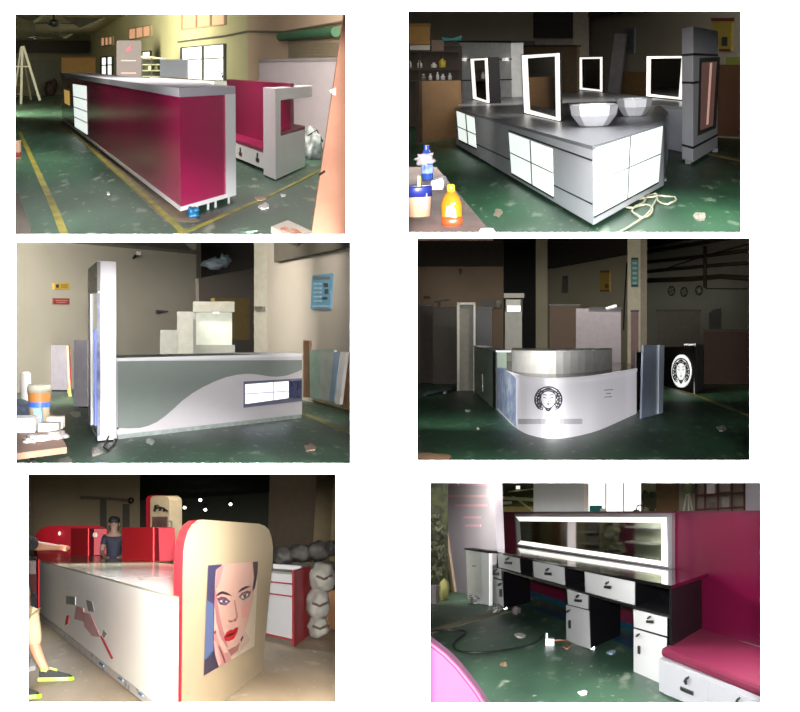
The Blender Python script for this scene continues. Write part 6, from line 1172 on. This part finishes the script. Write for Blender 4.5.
fp = Fr(R, (534, 578), (590, 579)); T = Thing(R, 'grey_board', 'pale grey upright board behind the lit vanity mirror', 'board', fp.P(1, 0, 0)); T.part('sheet', MB().rect(fp, 533.5, 474, 584, 578, 0, .3), mat('pale_grey_board', (186, 184, 186), .5, var=.03)); T.part('edge', MB().rect(fp, 584, 474, 588.5, 579, -.03, .3), mat('pinkish_edge', (214, 196, 196), .5))
fwn = Fr(R, (586, 566), (652, 566)); window(R, fwn, 588, 470, 641.5, 470, 530, 530, 3, name='window_7', fm=mat('window_frame_olive', (150, 146, 80), .6))
T = Thing(R, 'teal_crate', 'teal crate with white bag before the bright window, bottom right view', 'crate', fwn.P(1, -.5, 1)); fx6 = Fr(R, (590, 570), (606, 570)); T.part('crate', MB().rect(fx6, 589.5, 505.5, 602, 530, 0, .4), M_teal); T.part('white_bag', MB().rect(fx6, 600, 508.5, 606, 530, -.05, .3), M_paper)
p = R.D(640, 508.5, 42); T = Thing(R, 'desk_fan', 'small dark fan shape on the sill before bright window', 'fan', p); T.part('ring', MB().tube([p + V((.1 * math.cos(k * .6283), 0, .1 * math.sin(k * .6283))) for k in range(11)], .02), M_dark); T.part('base', MB().blob(p + V((-.1, 0, -.08)), .1, .1, .05, 3, .3, 2), M_dim)
fq = Fr(R, (642, 572), (700, 574))
def bg(x0, y0, x1, y1, m, nm, lab, cat, b=0, dep=.3): return single(R, nm, lab, cat, MB().rect(fq, x0, y0, x1, y1, b, b + dep), m)
bg(641, 476, 657, 572, mat('pale_olive_wallboard', (150, 144, 110), .8), 'wall_board', 'pale olive board right of the bright window', 'board', .6)
bg(656, 476, 679, 572, mat('brown_door_board', (110, 84, 54), .7), 'brown_door', 'brown board standing behind right end of lit mirror', 'board')
bg(679, 476, 697, 572, mat('greenish_grey_board', (150, 144, 130), .8), 'grey_board', 'greenish grey board right of brown board', 'board', .3)
for k, (x, y, w, h) in enumerate(((646, 500, 4, 8), (652, 502, 4, 9))): p = fq.P(*fq.ox(x, y, -.2)[:1], -.2, fq.ox(x, y, -.2)[1]); s = p.y / FOC; single(R, 'junk_item', ('left dark junk item on sill beside brown board', 'right dark junk item on sill beside brown board')[k], 'junk', MB().blob(p, w * s, .2, h * s, 80 + k, .7), mat('dark_green_junk', (70, 70, 48), .8))
T = Thing(R, 'tripod', 'thin pale easel stand before greenish grey board', 'easel', fq.P(*fq.ox(688, 560)[:1], -.2, 1)); qq = lambda x, y: fq.P(fq.ox(x, y, -.2)[0], -.2, fq.ox(x, y, -.2)[1])
for a, b in (((688, 486), (682, 520)), ((688, 486), (694, 520)), ((688, 486), (689, 520))): T.part('leg', MB().tube([qq(*a), qq(*b)], .025), M_al)
T.part('head', MB().blob(qq(688, 488), .16, .1, .18, 3, .4, 2), mat('olive_head', (130, 130, 90), .7), smooth=True)
fq2 = Fr(R, (694, 578), (748, 580)); T = Thing(R, 'cube_shelf', 'dark brown cube shelf unit above magenta partition at right', 'shelf', fq2.P(1, 0, 0)); M_cs = mat('cube_shelf_brown', (82, 48, 42), .6)
T.part('back', MB().rect(fq2, 695, 474, 746, 578, .5, .55), mat('shelf_back', (130, 112, 104), .7))
for y in (480, 493.5, 508): T.part('board', MB().plate(fq2, [(695, y + 1), (746, y - 2), (746, y), (695, y + 3)], 0, .5), M_cs)
for x in (695, 704, 717, 731, 743.5): T.part('upright', MB().rect(fq2, x, 474, x + 2, 578, 0, .5), M_cs)
for k, (x0, y0, x1, y1, c, lab) in enumerate(((706.5, 484, 715, 493, (206, 190, 196), 'pale box in the upper left cubby of brown cube shelf'), (720, 483, 730, 491, (150, 130, 124), 'tan box in the upper middle cubby of brown cube shelf'), (709, 502, 716, 510, (104, 96, 96), 'dim rounded item in lower left cubby of brown cube shelf'), (722, 497, 729, 508, (150, 140, 134), 'grey item in lower middle cubby of brown cube shelf'))): single(R, 'shelf_box', lab, 'box', MB().rect(fq2, x0, y0, x1, y1 + .5, .05, .4), mat('shelf_box_%d' % k, c, .7), 'items in the cube shelf')
fq3 = Fr(R, (745, 585), (800, 590)); single(R, 'lavender_board', 'lavender grey tall board at the upper right corner of bottom right view', 'board', MB().rect(fq3, 745.5, 472, 800, 586, 0, .2), mat('lavender_grey', (176, 166, 180), .6, var=.03))

# boards stored along the left side of the room (seen in the long mirror)
nn = V((-f6.ex.y, f6.ex.x, 0)).normalized()
def seen(x, gap=.45):
    a, z = fm.ox(x, 540); p = fm.P(a, 0, z); r = R.ray(x, 540); r = r - nn * (2 * r.dot(nn)); W0 = R.M @ p; Wd = R.R3 @ r
    t = -(W0.x + .014 * W0.y - gap) / (Wd.x + .014 * Wd.y); h = R.M.inverted() @ (W0 + Wd * t); return V((h.x, h.y, 0))
for k, (x0, x1, c, nm, lab) in enumerate(((519, 531, (190, 196, 178), 'pale_board', 'pale board reflected at left end of the long vanity mirror'), (531.5, 540, (92, 66, 40), 'brown_board', 'dark brown board reflected in the left part of long vanity mirror'), (540.5, 552, (150, 142, 96), 'olive_board', 'olive board reflected in left part of long vanity mirror'), (552.5, 566, (140, 100, 56), 'tan_wood_board', 'tan wooden board reflected left of centre in the long vanity mirror'), (567, 586, (186, 180, 144), 'cream_board', 'cream board reflected near centre of the long vanity mirror'), (587, 612, (150, 144, 142), 'grey_counter', 'grey counter reflected right of centre in the long vanity mirror'), (613, 634, (110, 24, 58), 'magenta_board', 'magenta board reflected in right part of long vanity mirror'), (635, 662, (214, 226, 206), 'white_shelf', 'white shelf reflected at right end of the long vanity mirror'))):
    p0, p1 = seen(x0), seen(x1); T = Thing(R, nm, lab, 'board' if k not in (5, 7) else ('counter', 0, 'shelf')[k - 5], (p0 + p1) / 2); d = V((-.08, 0, 0))
    T.part('sheet', MB().prism([p0, p1, p1 + V((0, 0, 2.4)), p0 + V((0, 0, 2.4))], d), mat('mirror_side_board_%d' % k, c, .7, var=.12))
    if k in (5, 7):
        for z in ((.9, 1.15), (1.0, 1.3))[k == 7]: T.part('shelf', MB().prism([p0 + V((0, 0, z)), p1 + V((0, 0, z)), p1 + V((.2, 0, z)), p0 + V((.2, 0, z))], (0, 0, .04)), M_grey)
# ------------------------------------------------------------------ flash-like spots added at the camera as fill, one per opening
def flash(hi, power, size=15.5, blend=.5, dx=.0, dy=0., col=(1, 1, 1)):
    a, b, c, d = HOLES[hi]; l = bpy.data.lights.new('camera_fill_spot', 'SPOT'); l.energy = power; l.spot_size = math.radians(size); l.spot_blend = blend; l.shadow_soft_size = .12; l.color = col
    o = bpy.data.objects.new('camera_fill_spot', l); C.objects.link(o); o.location = (.0, 0.0, .16)
    t = wp((a + c) / 2 + dx, (b + d) / 2 + dy); o.rotation_euler = (t - V(o.location)).to_track_quat('-Z', 'Y').to_euler()
flash(1, 21000, 17.5, .4); flash(2, 22000, 17.5, .4); flash(3, 30000, 17.5, .4); flash(4, 20000, 17.5, .4); flash(5, 36000, 17.5, .4, -25); flash(6, 30000, 18, .35)
# unseen overhead area lights added as fill
lamp(R1, 'overhead_fill', (185, -130, 22), (190, 150, 24), 6, 600, (1, .97, .92))
lamp(R1, 'wall_lamp', (-60, 20, 46), (110, 20, 50), 5, 1700, (1, .95, .78))  # unseen area light added to brighten the far wall and ceiling
lamp(R1, 'overhead_fill', (250, -140, 24), (265, 60, 36), 6, 900, (1, .95, .86))
lamp(R2, 'overhead_fill', (560, -70, 34), (560, 60, 44), 5, 420, (1, .95, .85))
lamp(R3, 'overhead_fill', (110, 206, 34), (90, 300, 40), 2.4, 1100, (1, .97, .9), .6)
lamp(R3, 'overhead_fill', (235, 206, 32), (260, 330, 38), 2.4, 130, (1, .96, .88), .6)
lamp(R4, 'overhead_fill', (600, 206, 40), (600, 330, 48), 2.4, 320, (1, .94, .82), .6)
lamp(R6, 'overhead_fill', (670, 455, 28), (680, 520, 44), 2.4, 200, (1, .97, .85), .6)
lamp(R5, 'overhead_fill', (160, 450, 40), (120, 540, 50), 2.2, 150, (1, .93, .8), .6)
# long area lights added as fill, hidden outside the openings
lamp(R1, 'strip_fill', (-60, 30, 13), (200, 200, 13.6), 5, 120, (1, .98, .95), .6)
lamp(R2, 'strip_fill', (590, -60, 16), (600, 220, 16), 4, 200, (1, .98, .96), 2)
lamp(R2, 'strip_fill', (394, 60, 13), (600, 150, 12.9), 3, 90, (1, .98, .96), .3)
lamp(R2, 'strip_fill', (790, 60, 14), (640, 130, 14.6), 4, 120, (1, .98, .96), .5)
lamp(R3, 'strip_fill', (-45, 252, 13), (190, 450, 13.6), 5, 30, (1, .98, .96), .5)
lamp(R3, 'strip_fill', (363, 256, 16), (200, 440, 17), 4, 560, (1, .98, .96), .4)
lamp(R4, 'strip_fill', (800, 250, 14), (600, 440, 14.6), 5, 60, (1, .98, .95), .5)
lamp(R5, 'strip_fill', (-40, 486, 11), (150, 690, 11.6), 4, 200, (1, .95, .88), .5)
lamp(R5, 'strip_fill', (352, 490, 13), (250, 690, 13.2), 4, 120, (1, .95, .88), .3)
lamp(R6, 'strip_fill', (805, 494, 11), (600, 680, 11.6), 4, 160, (1, .98, .95), .5)
lamp(R6, 'strip_fill', (404, 500, 13), (560, 660, 12.9), 4, 120, (1, .98, .95), .4)
lamp(R4, 'strip_fill', (406, 262, 27), (490, 380, 34), 4, 260, (1, .98, .95), .4)
lamp(R5, 'overhead_fill', (110, 456, 25), (110, 575, 20), 2, 150, (1, .96, .9), .7)
lamp(R6, 'strip_fill', (424, 477, 27), (390, 540, 28.5), 3, 140, (1, .98, .92), .3)
